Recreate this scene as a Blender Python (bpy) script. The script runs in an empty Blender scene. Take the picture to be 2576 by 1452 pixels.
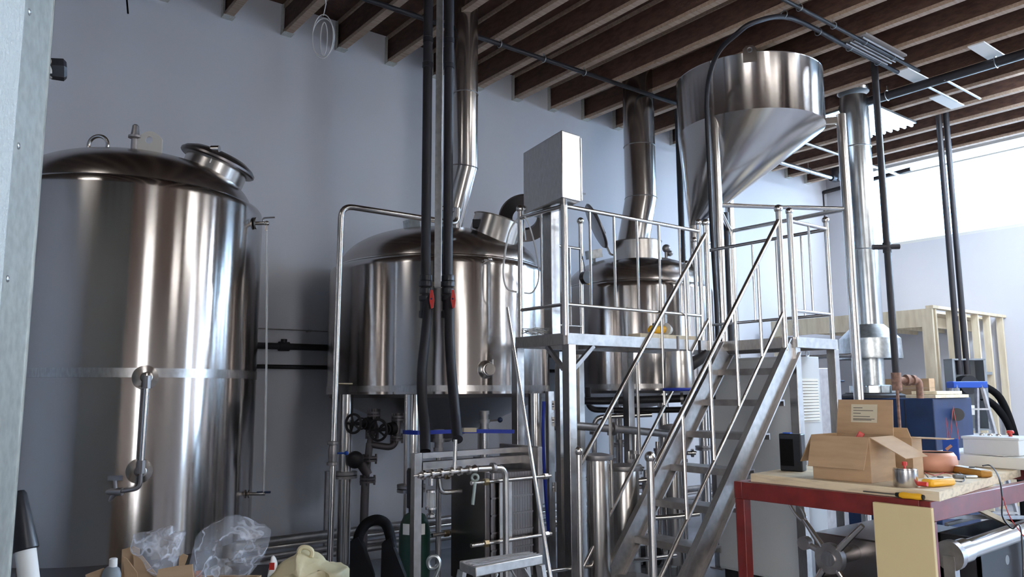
import bpy, math, random
from mathutils import Vector, Matrix
random.seed(7)
PI = math.pi
col = bpy.context.scene.collection

# ------------------------------------------------------------------ camera
IW, IH, FPX = 2576.0, 1452.0, 1941.1
YAW, PITCH, ROLL = math.radians(37.799), math.radians(7.581), math.radians(-.307)
EYE = Vector((0, 0, 1.7))
_f = Vector((math.sin(YAW)*math.cos(PITCH), math.cos(YAW)*math.cos(PITCH), math.sin(PITCH)))
_r0 = Vector((math.cos(YAW), -math.sin(YAW), 0)); _u0 = _r0.cross(_f)
_r = _r0*math.cos(ROLL) + _u0*math.sin(ROLL)
_u = -_r0*math.sin(ROLL) + _u0*math.cos(ROLL)

def at(px, py, X=None, Y=None, Z=None, D=None):
    """point of the room seen at a photo position, on a known plane or distance"""
    d = _f + _r*((px-IW/2)/FPX) - _u*((py-IH/2)/FPX)
    if X is not None: t = (X-EYE.x)/d.x
    elif Y is not None: t = (Y-EYE.y)/d.y
    elif Z is not None: t = (Z-EYE.z)/d.z
    else: t = D/math.hypot(d.x, d.y)
    return EYE + d*t

cam = bpy.data.cameras.new('camera'); camo = bpy.data.objects.new('camera', cam); col.objects.link(camo)
camo.matrix_world = Matrix(((_r.x, _u.x, -_f.x, EYE.x), (_r.y, _u.y, -_f.y, EYE.y), (_r.z, _u.z, -_f.z, EYE.z), (0, 0, 0, 1)))
cam.sensor_width = 36; cam.lens = FPX/IW*36; cam.clip_start = .05
bpy.context.scene.camera = camo

# ------------------------------------------------------------------ materials
MATS = {}
O1 = (1, 1, 1)
def mat(name, base=(.5, .5, .5), rough=.5, metal=0., spec=.5, trans=0., ior=1.45, alpha=1., coat=0.,
        noise=None, bump=None, emit=None, aniso=0., grain=None, crease=None):
    """noise=(scale, amount, stretch xyz)  bump=(scale, strength, stretch)  grain=(scale, colour2, stretch, lo, hi)"""
    m = bpy.data.materials.new(name); m.use_nodes = True; MATS[name] = m
    nt = m.node_tree; b = nt.nodes['Principled BSDF']
    b.inputs['Base Color'].default_value = (*base, 1)
    b.inputs['Roughness'].default_value = rough; b.inputs['Metallic'].default_value = metal
    b.inputs['Specular IOR Level'].default_value = spec; b.inputs['IOR'].default_value = ior
    b.inputs['Transmission Weight'].default_value = trans; b.inputs['Alpha'].default_value = alpha
    b.inputs['Coat Weight'].default_value = coat
    b.inputs['Anisotropic'].default_value = aniso
    if aniso:
        tg = nt.nodes.new('ShaderNodeTangent'); tg.direction_type = 'RADIAL'; tg.axis = 'Z'; b.inputs['Anisotropic Rotation'].default_value = .25
        nt.links.new(tg.outputs[0], b.inputs['Tangent'])
    tc = nt.nodes.new('ShaderNodeTexCoord')
    def noisetex(scale, st):
        mp = nt.nodes.new('ShaderNodeMapping'); mp.inputs['Scale'].default_value = st
        nt.links.new(tc.outputs['Object'], mp.inputs['Vector'])
        n = nt.nodes.new('ShaderNodeTexNoise'); n.inputs['Scale'].default_value = scale; n.inputs['Detail'].default_value = 5
        nt.links.new(mp.outputs['Vector'], n.inputs['Vector']); return n
    if grain or noise:
        if grain: sc, c2, st, lo, hi = grain
        else:
            sc, am, st = noise; lo, hi = .35, .65; c2 = tuple(c*(1-am) for c in base)
        n = noisetex(sc, st)
        r = nt.nodes.new('ShaderNodeValToRGB')
        r.color_ramp.elements[0].position = lo; r.color_ramp.elements[1].position = hi
        r.color_ramp.elements[0].color = (*base, 1); r.color_ramp.elements[1].color = (*c2, 1)
        nt.links.new(n.outputs['Fac'], r.inputs['Fac']); nt.links.new(r.outputs['Color'], b.inputs['Base Color'])
    if bump:
        sc, s, st = bump; n = noisetex(sc, st)
        bp = nt.nodes.new('ShaderNodeBump'); bp.inputs['Strength'].default_value = s; bp.inputs['Distance'].default_value = .02
        nt.links.new(n.outputs['Fac'], bp.inputs['Height']); nt.links.new(bp.outputs['Normal'], b.inputs['Normal'])
    if crease:   # thin film: folds are more opaque than the flat film
        sc, lo, hi = crease; n = noisetex(sc, O1); n.inputs['Detail'].default_value = 3
        r = nt.nodes.new('ShaderNodeValToRGB'); e = r.color_ramp.elements
        e[0].position = .47; e[0].color = (lo, lo, lo, 1); e[1].position = .53; e[1].color = (lo, lo, lo, 1)
        k = e.new(.5); k.color = (hi, hi, hi, 1)
        nt.links.new(n.outputs['Fac'], r.inputs['Fac']); nt.links.new(r.outputs['Color'], b.inputs['Alpha'])
    if emit:
        b.inputs['Emission Color'].default_value = (*emit[0], 1); b.inputs['Emission Strength'].default_value = emit[1]
    return m
O1 = (1, 1, 1)
mat('block', (.26, .23, .215), .85, bump=(30, .2, O1))
mat('paint', (.65, .66, .715), .75, bump=(60, .04, O1), noise=(.5, .05, O1))
mat('drywall', (.66, .68, .65), .9, bump=(90, .5, O1))
mat('concrete', (.40, .41, .46), .42, noise=(1.6, .35, O1), bump=(20, .06, O1))
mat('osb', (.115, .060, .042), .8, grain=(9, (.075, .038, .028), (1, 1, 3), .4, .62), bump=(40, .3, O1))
mat('lumber', (.44, .33, .25), .7, grain=(6, (.32, .22, .16), (.6, 8, 8), .35, .7))
mat('pine', (.72, .63, .47), .7, grain=(5, (.58, .48, .34), (3, 3, .5), .4, .72))
mat('plywood', (.74, .62, .44), .6, grain=(7, (.50, .40, .27), (3, .7, 8), .45, .75), bump=(30, .1, O1))
mat('mdf', (.62, .50, .28), .75, grain=(3.5, (.50, .40, .22), (1, 1.4, .5), .45, .85))
mat('tank_steel', (.52, .485, .465), .17, 1., aniso=.90, bump=(2.6, .05, (1, 1, .06)), noise=(3, .06, (1, 1, .25)))
mat('flue_steel', (.50, .47, .45), .20, 1., bump=(2.5, .012, O1))
mat('weld_steel', (.42, .40, .38), .20, 1., aniso=.85)
mat('lug_plate', (.72, .70, .66), .55, .5)
mat('soft_steel', (.60, .57, .54), .26, 1., bump=(2.5, .015, O1))
mat('dome_steel', (.46, .42, .40), .24, 1., bump=(2, .01, O1))
mat('dark_steel', (.24, .22, .22), .34, 1.)
mat('iron_pipe', (.17, .155, .16), .45, .85)
mat('tube_steel', (.66, .64, .62), .22, 1.)
mat('brushed', (.56, .54, .53), .27, 1., noise=(20, .2, (1, 8, 1)))
mat('stair_steel', (.50, .48, .47), .42, .95, noise=(20, .2, (1, 8, 1)))
mat('dull_steel', (.40, .38, .38), .42, .9, noise=(12, .25, O1))
mat('galvanized', (.58, .62, .64), .33, 1., noise=(22, .25, O1), bump=(14, .03, O1))
mat('galv_sheet', (.66, .67, .62), .45, .8, noise=(60, .18, O1))
mat('aluminium', (.70, .70, .70), .40, .9, noise=(25, .2, O1))
mat('black_foam', (.016, .015, .02), .55)
mat('black_iron', (.02, .018, .022), .5, .1)
mat('black_plastic', (.014, .015, .02), .35)
mat('rubber', (.006, .006, .007), .9, spec=.12)
mat('red_plastic', (.55, .04, .03), .4)
mat('red_paint', (.19, .022, .02), .35, noise=(9, .3, O1))
mat('blue_paint', (.014, .034, .10), .4, noise=(4, .3, O1))
mat('blue_strap', (.01, .03, .30), .6)
mat('blue_plastic', (.02, .08, .42), .4)
mat('cabinet', (.60, .62, .64), .45)
mat('offwhite', (.72, .73, .70), .5)
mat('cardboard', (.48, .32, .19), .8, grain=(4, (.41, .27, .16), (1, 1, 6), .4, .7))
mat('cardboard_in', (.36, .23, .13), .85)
mat('paper', (.80, .80, .78), .8)
mat('tan_label', (.62, .55, .42), .8)
mat('ink', (.10, .09, .08), .8)
mat('yellow_plastic', (.80, .42, .02), .4)
mat('brown_plastic', (.45, .22, .04), .5)
mat('copper', (.55, .28, .20), .5, .3)
mat('rust', (.32, .18, .13), .7, .3, noise=(20, .5, O1))
mat('green_paint', (.008, .04, .028), .4)
mat('cream_bag', (.75, .66, .42), .5, bump=(9, .5, O1))
mat('poly', (.80, .82, .90), .10, spec=1., bump=(11, .7, O1), crease=(5.5, .15, .50))
mat('clear_tube', (.8, .83, .85), .1, alpha=.35, spec=1.)
mat('brass', (.42, .34, .22), .4, 1.)
mat('grey_paint', (.22, .24, .26), .5)
mat('wire_white', (.70, .70, .70), .6)
mat('wire_red', (.45, .05, .05), .5)
mat('lamp_soft', (.9, .95, 1.), .3, emit=((.62, .80, 1.), 2.6))
mat('fill_bright', (.9, .95, 1.), .3, emit=((.74, .86, 1.), 150.))
mat('galv_smooth', (.50, .53, .55), .24, 1., noise=(9, .12, O1))
mat('fill_glow', (.9, .95, 1.), .3, emit=((1., .97, .93), 22.))
mat('fill_dim', (.95, .95, .92), .3, emit=((1., .95, .90), 9.))
mat('handle_green', (.36, .42, .40), .45, .4)
g = mat('glass', (.95, .97, 1), .02, trans=1., ior=1.05, spec=.5)

# ------------------------------------------------------------------ mesh builder
V3 = Vector
def basis(d, up=None):
    d = V3(d).normalized()
    u = V3(up) if up is not None else (V3((0, 0, 1)) if abs(d.z) < .95 else V3((1, 0, 0)))
    a = d.cross(u).normalized(); b = a.cross(d).normalized(); return a, b
class MB:
    def __init__(s): s.v = []; s.f = []
    def add(s, vs, fs):
        o = len(s.v); s.v += [tuple(v) for v in vs]; s.f += [tuple(i+o for i in f) for f in fs]; return s
    def box(s, lo, hi):
        x0, y0, z0 = lo; x1, y1, z1 = hi
        return s.add([(x0, y0, z0), (x1, y0, z0), (x1, y1, z0), (x0, y1, z0), (x0, y0, z1), (x1, y0, z1), (x1, y1, z1), (x0, y1, z1)],
                     [(0, 3, 2, 1), (4, 5, 6, 7), (0, 1, 5, 4), (1, 2, 6, 5), (2, 3, 7, 6), (3, 0, 4, 7)])
    def cbox(s, c, size, ax=None, ay=None, az=None):
        c = V3(c); ax = V3(ax or (1, 0, 0)).normalized(); ay = V3(ay or (0, 1, 0)).normalized(); az = V3(az) .normalized() if az else ax.cross(ay).normalized()
        h = [q/2 for q in size]
        vs = [c+ax*i*h[0]+ay*j*h[1]+az*k*h[2] for k in (-1, 1) for i, j in ((-1, -1), (1, -1), (1, 1), (-1, 1))]
        return s.add(vs, [(0, 3, 2, 1), (4, 5, 6, 7), (0, 1, 5, 4), (1, 2, 6, 5), (2, 3, 7, 6), (3, 0, 4, 7)])
    def beam(s, p, q, w, h, up=None):
        p = V3(p); q = V3(q); a, b = basis(q-p, up); a = a*w/2; b = b*h/2
        vs = [p-a-b, p+a-b, p+a+b, p-a+b, q-a-b, q+a-b, q+a+b, q-a+b]
        return s.add(vs, [(0, 3, 2, 1), (4, 5, 6, 7), (0, 1, 5, 4), (1, 2, 6, 5), (2, 3, 7, 6), (3, 0, 4, 7)])
    def tube(s, pts, r, n=14, closed=False, cap=True):
        pts = [V3(p) for p in pts]; N = len(pts); R = r if isinstance(r, (list, tuple)) else [r]*N
        def tan(i):
            if closed: return (pts[(i+1) % N]-pts[i-1]).normalized()
            if i == 0: return (pts[1]-pts[0]).normalized()
            if i == N-1: return (pts[-1]-pts[-2]).normalized()
            return ((pts[i+1]-pts[i]).normalized()+(pts[i]-pts[i-1]).normalized()).normalized()
        t = tan(0); a, b = basis(t); vs = []
        for i in range(N):
            t2 = tan(i)
            q = t.rotation_difference(t2); a = q @ a; b = q @ b; t = t2
            vs += [pts[i]+(a*math.cos(2*PI*k/n)+b*math.sin(2*PI*k/n))*R[i] for k in range(n)]
        fs = []
        M = N if closed else N-1
        for i in range(M):
            j = (i+1) % N
            for k in range(n): fs.append((i*n+k, j*n+k, j*n+(k+1) % n, i*n+(k+1) % n)[::-1])
        if not closed and cap:
            fs.append(tuple(range(n))); fs.append(tuple(range((N-1)*n, N*n))[::-1])
        return s.add(vs, fs)
    def pipe(s, pts, r, bend=.08, n=14):
        """tube along straight runs with rounded corners"""
        pts = [V3(p) for p in pts]; out = [pts[0]]
        for i in range(1, len(pts)-1):
            a = (pts[i-1]-pts[i]); b = (pts[i+1]-pts[i]); d = min(bend, a.length*.45, b.length*.45)
            A = pts[i]+a.normalized()*d; B = pts[i]+b.normalized()*d
            for k in range(7):
                t = k/6; out.append(A*(1-t)**2+pts[i]*2*t*(1-t)+B*t*t)
        out.append(pts[-1]); return s.tube(out, r, n)
    def lathe(s, prof, c, axis=(0, 0, 1), n=48, cap=True):
        c = V3(c); ax = V3(axis).normalized(); a, b = basis(ax); vs = []
        for r, z in prof: vs += [c+ax*z+(a*math.cos(2*PI*k/n)+b*math.sin(2*PI*k/n))*max(r, 1e-4) for k in range(n)]
        fs = []
        for i in range(len(prof)-1):
            for k in range(n): fs.append((i*n+k, (i+1)*n+k, (i+1)*n+(k+1) % n, i*n+(k+1) % n))
        if cap:
            fs.append(tuple(range(n))); fs.append(tuple(range((len(prof)-1)*n, len(prof)*n))[::-1])
        return s.add(vs, fs)
    def ball(s, c, r, n=16):
        return s.lathe([(r*math.sin(PI*i/10), -r*math.cos(PI*i/10)) for i in range(11)], c, n=n, cap=False)
    def ring(s, c, R, r, axis=(0, 0, 1), n=32, m=8, sx=1., up=None):
        a, b = basis(axis, up); c = V3(c)
        return s.tube([c+a*math.cos(2*PI*k/n)*R*sx+b*math.sin(2*PI*k/n)*R for k in range(n)], r, m, closed=True)
    def prism(s, outline, n_vec, t):
        """closed outline of 3-D points, thickened along n_vec by t"""
        o = [V3(p) for p in outline]; d = V3(n_vec).normalized()*t; N = len(o)
        vs = o+[p+d for p in o]
        fs = [tuple(range(N))[::-1], tuple(range(N, 2*N))]+[(i, (i+1) % N, N+(i+1) % N, N+i) for i in range(N)]
        return s.add(vs, fs)
    def grid(s, P, nx, ny):
        vs = [P(i/(nx-1), j/(ny-1)) for j in range(ny) for i in range(nx)]
        return s.add(vs, [(j*nx+i, j*nx+i+1, (j+1)*nx+i+1, (j+1)*nx+i) for j in range(ny-1) for i in range(nx-1)])

ORG = {}
def build(name, mb, m, parent=None, org=None, bevel=0., solid=0., angle=35):
    o0 = ORG[parent.name] if parent is not None else V3(org if org is not None else (0, 0, 0))
    me = bpy.data.meshes.new(name)
    me.from_pydata([tuple(V3(v)-o0) for v in mb.v], [], mb.f); me.update()
    import bmesh
    bm = bmesh.new(); bm.from_mesh(me); bmesh.ops.recalc_face_normals(bm, faces=bm.faces); bm.to_mesh(me); bm.free()
    me.materials.append(MATS[m])
    for p in me.polygons: p.use_smooth = True
    me.set_sharp_from_angle(angle=math.radians(angle))
    o = bpy.data.objects.new(name, me); col.objects.link(o)
    if parent is not None: o.parent = parent
    else: o.location = o0
    ORG[o.name] = o0
    if bevel:
        b = o.modifiers.new('bevel', 'BEVEL'); b.width = bevel; b.segments = 2; b.limit_method = 'ANGLE'
    if solid:
        b = o.modifiers.new('solid', 'SOLIDIFY'); b.thickness = solid; b.offset = 0
    return o
def tag(o, label=None, cat=None, group=None, kind=None):
    if label: o['label'] = label
    if cat: o['category'] = cat
    if group: o['group'] = group
    if kind: o['kind'] = kind
    return o
def thing(name, loc, label, cat, group=None):
    o = bpy.data.objects.new(name, None); col.objects.link(o); o.location = loc; o.empty_display_size = .1
    ORG[o.name] = V3(loc); return tag(o, label, cat, group)
def solo(name, mb, m, label, cat, group=None, org=None, **k):
    if org is None:
        xs = [v[0] for v in mb.v]; ys = [v[1] for v in mb.v]; zs = [v[2] for v in mb.v]
        org = ((min(xs)+max(xs))/2, (min(ys)+max(ys))/2, min(zs))
    return tag(build(name, mb, m, org=org, **k), label, cat, group)
def struct(name, mb, m, parent=None, **k):
    return tag(build(name, mb, m, parent, **k), kind='structure' if parent is None else None)
# ------------------------------------------------------------------ the room
XL, XR, YB, YW, ZJ, ZC = -3.6, 13.0, -6.4, 7.35, 5.33, 5.66
struct('floor', MB().box((XL-.1, YB-.1, -.1), (XR+.1, YW+.1, 0)), 'concrete')
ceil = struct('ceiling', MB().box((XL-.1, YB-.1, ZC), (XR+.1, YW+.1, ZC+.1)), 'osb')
struct('wall_back', MB().box((XL-.1, YW, 0), (XR+.1, YW+.12, ZC)), 'paint')
LY0, LY1, LZ1 = -4.2, -1.2, 4.2
struct('wall_left', MB().box((XL-.12, YB, 0), (XL, LY0, ZC)).box((XL-.12, LY1, 0), (XL, YW, ZC)).box((XL-.12, LY0, LZ1), (XL, LY1, ZC)), 'paint')
wf = struct('window_5', MB().box((XL-.1, LY0, 0), (XL-.03, LY0+.06, LZ1)).box((XL-.1, LY1-.06, 0), (XL-.03, LY1, LZ1)).box((XL-.1, LY0, LZ1-.06), (XL-.03, LY1, LZ1)), 'offwhite')  # opening added out of view, as fill light for bench and far wall
struct('glass_pane', MB().box((XL-.07, LY0, 0), (XL-.062, LY1, LZ1)), 'glass', wf)
WY0, WY1, WZ0, WZ1 = -.6, 6.75, 4.11, 5.52
GY_0, GY_1, GZ_1 = -4.6, -2.6, 3.7
w = MB().box((XR, YB, 0), (XR+.14, GY_0, WZ0)).box((XR, GY_1, 0), (XR+.14, YW, WZ0)).box((XR, GY_0, GZ_1), (XR+.14, GY_1, WZ0)).box((XR, YB, WZ1), (XR+.14, YW, ZC)).box((XR, YB, WZ0), (XR+.14, WY0, WZ1)).box((XR, WY1, WZ0), (XR+.14, YW, WZ1))
struct('wall_right', w, 'paint')
f = MB().box((XR+.02, WY0, WZ0), (XR+.1, WY1, WZ0+.05)).box((XR+.02, WY0, WZ1-.05), (XR+.1, WY1, WZ1)).box((XR+.02, WY0, WZ0), (XR+.1, WY0+.05, WZ1)).box((XR+.02, WY1-.05, WZ0), (XR+.1, WY1, WZ1)).box((XR+.0, WY0, 5.30), (XR+.05, WY1, 5.325))
wf = struct('window_1', f, 'offwhite')
struct('glass_pane', MB().box((XR+.05, WY0, WZ0), (XR+.058, WY1, WZ1)), 'glass', wf)
f = MB().box((XR+.02, GY_0, 0), (XR+.1, GY_0+.06, GZ_1)).box((XR+.02, GY_1-.06, 0), (XR+.1, GY_1, GZ_1)).box((XR+.02, GY_0, GZ_1-.06), (XR+.1, GY_1, GZ_1))
wf = struct('window_4', f, 'offwhite')
struct('glass_pane', MB().box((XR+.05, GY_0, 0), (XR+.058, GY_1, GZ_1)), 'glass', wf)
# wall behind the viewpoint, with two tall glazed openings
OP = [(0.85, 2.35, 4.9), (11.0, 12.7, 4.9)]
w = MB().box((XL, YB-.14, 5.0), (XR, YB, ZC)).box((XL, YB-.14, 0), (OP[0][0], YB, 5.0)).box((OP[0][1], YB-.14, 0), (OP[1][0], YB, 5.0)).box((OP[1][1], YB-.14, 0), (XR, YB, 5.0))
w.box((OP[0][0], YB-.14, OP[0][2]), (OP[0][1], YB, 5.0))
struct('wall_front', w, 'block')
for i, (a, b, z) in enumerate(OP):
    f = MB().box((a, YB-.1, 0), (a+.06, YB-.04, z)).box((b-.06, YB-.1, 0), (b, YB-.04, z)).box((a, YB-.1, z-.06), (b, YB-.04, z)).box((a, YB-.1, 0), (b, YB-.04, .12))
    wf = struct('window_%d' % (i+2), f, 'offwhite')
    struct('glass_pane', MB().box((a, YB-.075, 0), (b, YB-.068, z)), 'glass', wf)
# ceiling joists: oriented-strand web with lumber flanges
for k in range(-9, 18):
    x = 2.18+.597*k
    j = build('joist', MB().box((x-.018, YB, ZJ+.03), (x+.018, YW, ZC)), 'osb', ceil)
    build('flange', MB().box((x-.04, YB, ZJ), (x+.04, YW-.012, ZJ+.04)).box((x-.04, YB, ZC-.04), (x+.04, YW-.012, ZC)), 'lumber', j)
    h = MB().box((x-.055, YW-.1, ZJ-.006), (x+.055, YW-.001, ZJ)).box((x-.055, YW-.06, ZJ), (x-.048, YW-.001, ZC-.02)).box((x+.048, YW-.06, ZJ), (x+.055, YW-.001, ZC-.02))
    build('joist_hanger', h, 'galv_sheet', j)

# near partition end with its galvanised stud (left edge of the view)
pr = at(81, 700, D=1.25); pl = at(-2, 700, D=1.12)
d = (V3((pr.x, pr.y, 0))-V3((pl.x, pl.y, 0))).normalized(); nrm = V3((d.y, -d.x, 0))
if nrm.y < 0: nrm = -nrm
pl2 = V3((pl.x, pl.y, 0)); pr2 = V3((pr.x, pr.y, 0)); far = pl2-d*.35
t1 = MB().prism([(pl2.x, pl2.y, 0), (pr2.x, pr2.y, 0), (pr2.x, pr2.y, ZC), (pl2.x, pl2.y, ZC)], nrm, .1)
tr = struct('trim_1', t1, 'galv_sheet')
for px, py in ((56, 28), (31, 366), (6, 701), (-8, 1040)):
    p = at(px, py, D=1.15); dd = V3((_f.x, _f.y, 0))
    # drop the screw onto the face of the stud
    rel = V3((p.x, p.y, 0))-pl2; s_ = max(.008, rel.dot(d)); q = pl2+d*s_; q.z = p.z
    build('screw', MB().lathe([(.0045, 0), (.0045, .0012), (.003, .002), (.002, .0008)], q, axis=-nrm, n=12), 'galvanized', tr)
lip = pr2-d*.0016
build('edge_lip', MB().prism([(lip.x, lip.y, 0), (pr2.x+d.x*.0008, pr2.y+d.y*.0008, 0), (pr2.x+d.x*.0008, pr2.y+d.y*.0008, ZC), (lip.x, lip.y, ZC)], -nrm, .002), 'galvanized', tr)
struct('wall_near', MB().prism([(far.x, far.y, 0), (pl2.x, pl2.y, 0), (pl2.x, pl2.y, ZC), (far.x, far.y, ZC)], nrm, .12).prism([(far.x, far.y, 0), (pl2.x+d.x*.002, pl2.y+d.y*.002, 0), (pl2.x+d.x*.002, pl2.y+d.y*.002, ZC), (far.x, far.y, ZC)], -nrm, .003), 'drywall')
struct('wall_light_block', MB().box((XL, far.y+.02, 0), (far.x+.02, far.y+.14, ZC)), 'drywall')  # unseen wall added to keep the fill opening out of the tank's reflection
# black knob on a bolt through the stud edge
p = at(118, 172, D=1.27); q = at(158, 176, D=1.27); ax = (q-p).normalized(); t = thing('knob', p, 'black faceted knob on a bolt sticking out of the galvanised stud edge', 'knob')
build('bolt', MB().tube([p-ax*.012, p+ax*.006], .0145, 8), 'lug_plate', t)
build('knob_cap', MB().tube([p+ax*.003, p+ax*.006, p+ax*.021, p+ax*.025], [.014, .0155, .0165, .012], 6), 'black_plastic', t, angle=20)
# pole with a black grip, lower left
a = at(47, 1236, D=1.45); b = at(64, 1382, D=1.43); c = at(90, 1700, D=1.4)
c = b+(b-a).normalized()*((b.z)/max(1e-3, -(b-a).normalized().z)); c.z = .004
t = thing('broom_handle', (c.x, c.y, 0), 'black tapered grip on a pale blue-white pole at the left edge', 'broom handle')
build('grip', MB().tube([a, a+(b-a)*.06, b, b+(b-a)*.02], [.008, .011, .0185, .017], 18), 'black_plastic', t)
build('pole', MB().tube([b-(b-a)*.05, c], .0145, 16), 'paper', t)

# ------------------------------------------------------------------ tanks
def shell_prof(R, z0, z1):
    return [(R, z0), (R, z1-.07), (R-.006, z1-.04), (R-.022, z1-.018), (R-.045, z1-.006), (R-.065, z1)]
def dome_prof(R, z0, h, k=.14):
    e = 2.25
    return [(R, z0)]+[(R*max(0., 1-(i/24)**1.0)**(1/1.0) if False else R*math.cos(i/24*PI/2)**(2/e), z0+h*math.sin(i/24*PI/2)**(2/e)) for i in range(1, 25)]
def _old_dome(R, z0, h, k=.14):
    # torispherical head : knuckle then shallow crown
    out = [(R, z0)]; r0 = R-k; hk = min(h*.5, k)
    for i in range(1, 9):
        a = i/8*PI/2*.82; out.append((r0+k*math.cos(a), z0+.02+hk*math.sin(a)))
    rs, zs = out[-1]
    for i in range(1, 13):
        t = i/12; r = rs*(1-t); out.append((r, zs+(z0+h-zs)*(1-(r/rs)**2)))
    return out
def band(mb, c, R, z, r=.008): mb.ring((c[0], c[1], z), R, r, n=72, m=6)
def flanged_leg(name, x, y, z1, r, parent, m='tube_steel'):
    mb = MB().tube([(x, y, .02), (x, y, z1)], r, 20)
    l = build(name, mb, m, parent)
    zf = 1.0
    build('flange', MB().lathe([(r+.045, 0), (r+.045, .022)], (x, y, zf), n=24).lathe([(r+.045, 0), (r+.045, .022)], (x, y, zf+.03), n=24), 'dull_steel', l)
    build('foot', MB().lathe([(.10, 0), (.10, .018), (r+.01, .03)], (x, y, 0), n=24), 'dull_steel', l)
    return l
def manway_lid(mb, c, axis, R): mb.lathe([(R, -.02), (R+.012, -.01), (R+.012, .006), (R-.01, .03), (R*.75, .06), (.02, .085)], c, axis, n=40)

# --- tank nearest the left edge
c1 = (1.25, 6.30); R1 = .93
t = thing('storage_tank', (c1[0], c1[1], 0), 'tallest polished steel storage tank, nearest the left edge, with a level tube on its front', 'tank')
T1 = t
sh = build('shell', MB().lathe(shell_prof(R1, .66, 3.13), (c1[0], c1[1], 0), n=128), 'tank_steel', t)
build('weld_band', MB().lathe([(R1+.003, 0), (R1+.003, .06)], (c1[0], c1[1], 1.80), n=128, cap=False), 'brushed', sh)
build('dome', MB().lathe(dome_prof(R1-.075, 3.06, .42), (c1[0], c1[1], 0), n=128), 'dome_steel', t)
build('base_skirt', MB().lathe([(R1-.10, .03), (R1-.10, .66)], (c1[0], c1[1], 0), n=96), 'dark_steel', t)
for k in range(4):
    a = PI/4+k*PI/2; x, y = c1[0]+(R1-.06)*math.cos(a), c1[1]+(R1-.06)*math.sin(a)
    build('leg', MB().tube([(x, y, 0), (x, y, .68)], .04, 16), 'dull_steel', t)
def dome1(px, py):   # point on the crown of tank 1 along a sight line
    for i in range(400):
        p = at(px, py, D=5.0+i*.006); r = math.hypot(p.x-c1[0], p.y-c1[1])
        zz = dome_z(DP1, r)
        if zz is not None and p.z <= zz: return p
    return at(px, py, D=6)
DP1 = dome_prof(R1-.075, 3.06, .42)
def dome_z(P, r):
    for (r0, z0), (r1_, z1_) in zip(P, P[1:]):
        if r1_ <= r <= r0 and r0 > r1_: return z0+(z1_-z0)*(r0-r)/(r0-r1_)
    return None
def crown(c, DP, px, D):
    p = at(px, 500, D=D); z = dome_z(DP, math.hypot(p.x-c[0], p.y-c[1])) or DP[0][1]
    return V3((p.x, p.y, z))
p = crown(c1, DP1, 238, 6.1); b_ = V3((_r.x, _r.y, 0)).normalized()
build('lifting_eye', MB().ring(p+V3((0, 0, .02)), .068, .014, axis=V3((_f.x, _f.y, 0)), n=28, m=10), 'tube_steel', t)
p = crown(c1, DP1, 330, 6.0)
vv = build('vent_valve', MB().lathe([(.024, -.03), (.024, .07), (.028, .075), (.045, .08), (.045, .095), (.03, .1), (.026, .13), (.022, .17), (.012, .18)], p, n=20), 'dull_steel', t)
p = crown(c1, DP1, 366, 5.95); o = [p+b_*x+V3((0, 0, z)) for x, z in ((-.085, -.04), (.085, -.04), (.075, .05))]
o += [p+b_*.062*math.cos(a)+V3((0, 0, .075+.062*math.sin(a))) for a in [i*PI/12 for i in range(0, 13)]] + [p+b_*-.075+V3((0, 0, .05))]
# lug plate with its hole: outer outline bridged to a ring
cc = p+V3((0, 0, .078)); N = 32; out = []; inn = []
for i in range(N):
    a = 2*PI*i/N; dx, dz = math.cos(a), math.sin(a)
    if dz < 0:
        s_ = min(.095/abs(dx) if abs(dx) > 1e-6 else 9, .115/abs(dz)); out.append(cc+b_*dx*s_+V3((0, 0, dz*s_)))
    else: out.append(cc+b_*dx*(.066+.029*(1-dz))+V3((0, 0, dz*.066)))
    inn.append(cc+b_*dx*.026+V3((0, 0, dz*.026)))
th = V3((_f.x, _f.y, 0)).normalized()*.012
vs = out+inn+[q+th for q in out]+[q+th for q in inn]
fs = []
for i in range(N):
    j = (i+1) % N; fs += [(i, j, N+j, N+i), (2*N+i, 3*N+i, 3*N+j, 2*N+j), (i, 2*N+i, 2*N+j, j), (N+i, N+j, 3*N+j, 3*N+i)]
build('lifting_lug', MB().add(vs, fs), 'lug_plate', t)
# manway on the right shoulder of the crown
p = crown(c1, DP1, 535, 6.25); ax = V3((p.x-c1[0], p.y-c1[1], 0)).normalized()*.38+V3((0, 0, 1)); ax.normalize()
mn = build('manway', MB().tube([p-ax*.12, p+ax*.07], .235, 40), 'soft_steel', t)
ld = MB(); manway_lid(ld, p+ax*.08, ax, .275); build('manway_lid', ld, 'dark_steel', mn)
q = p+ax*.15-ax.cross(V3((0, 0, 1))).normalized()*0
q2 = p+V3((_r.x, _r.y, 0))*.05-V3((_f.x, _f.y, 0))*.23+ax*.12
build('clamp_knob', MB().ball(q2, .026).tube([q2, q2-ax*.11], .008, 10).tube([q2-V3((_r.x, _r.y, 0))*.03, q2+V3((_r.x, _r.y, 0))*.03], .03, 14), 'tube_steel', mn)
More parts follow.
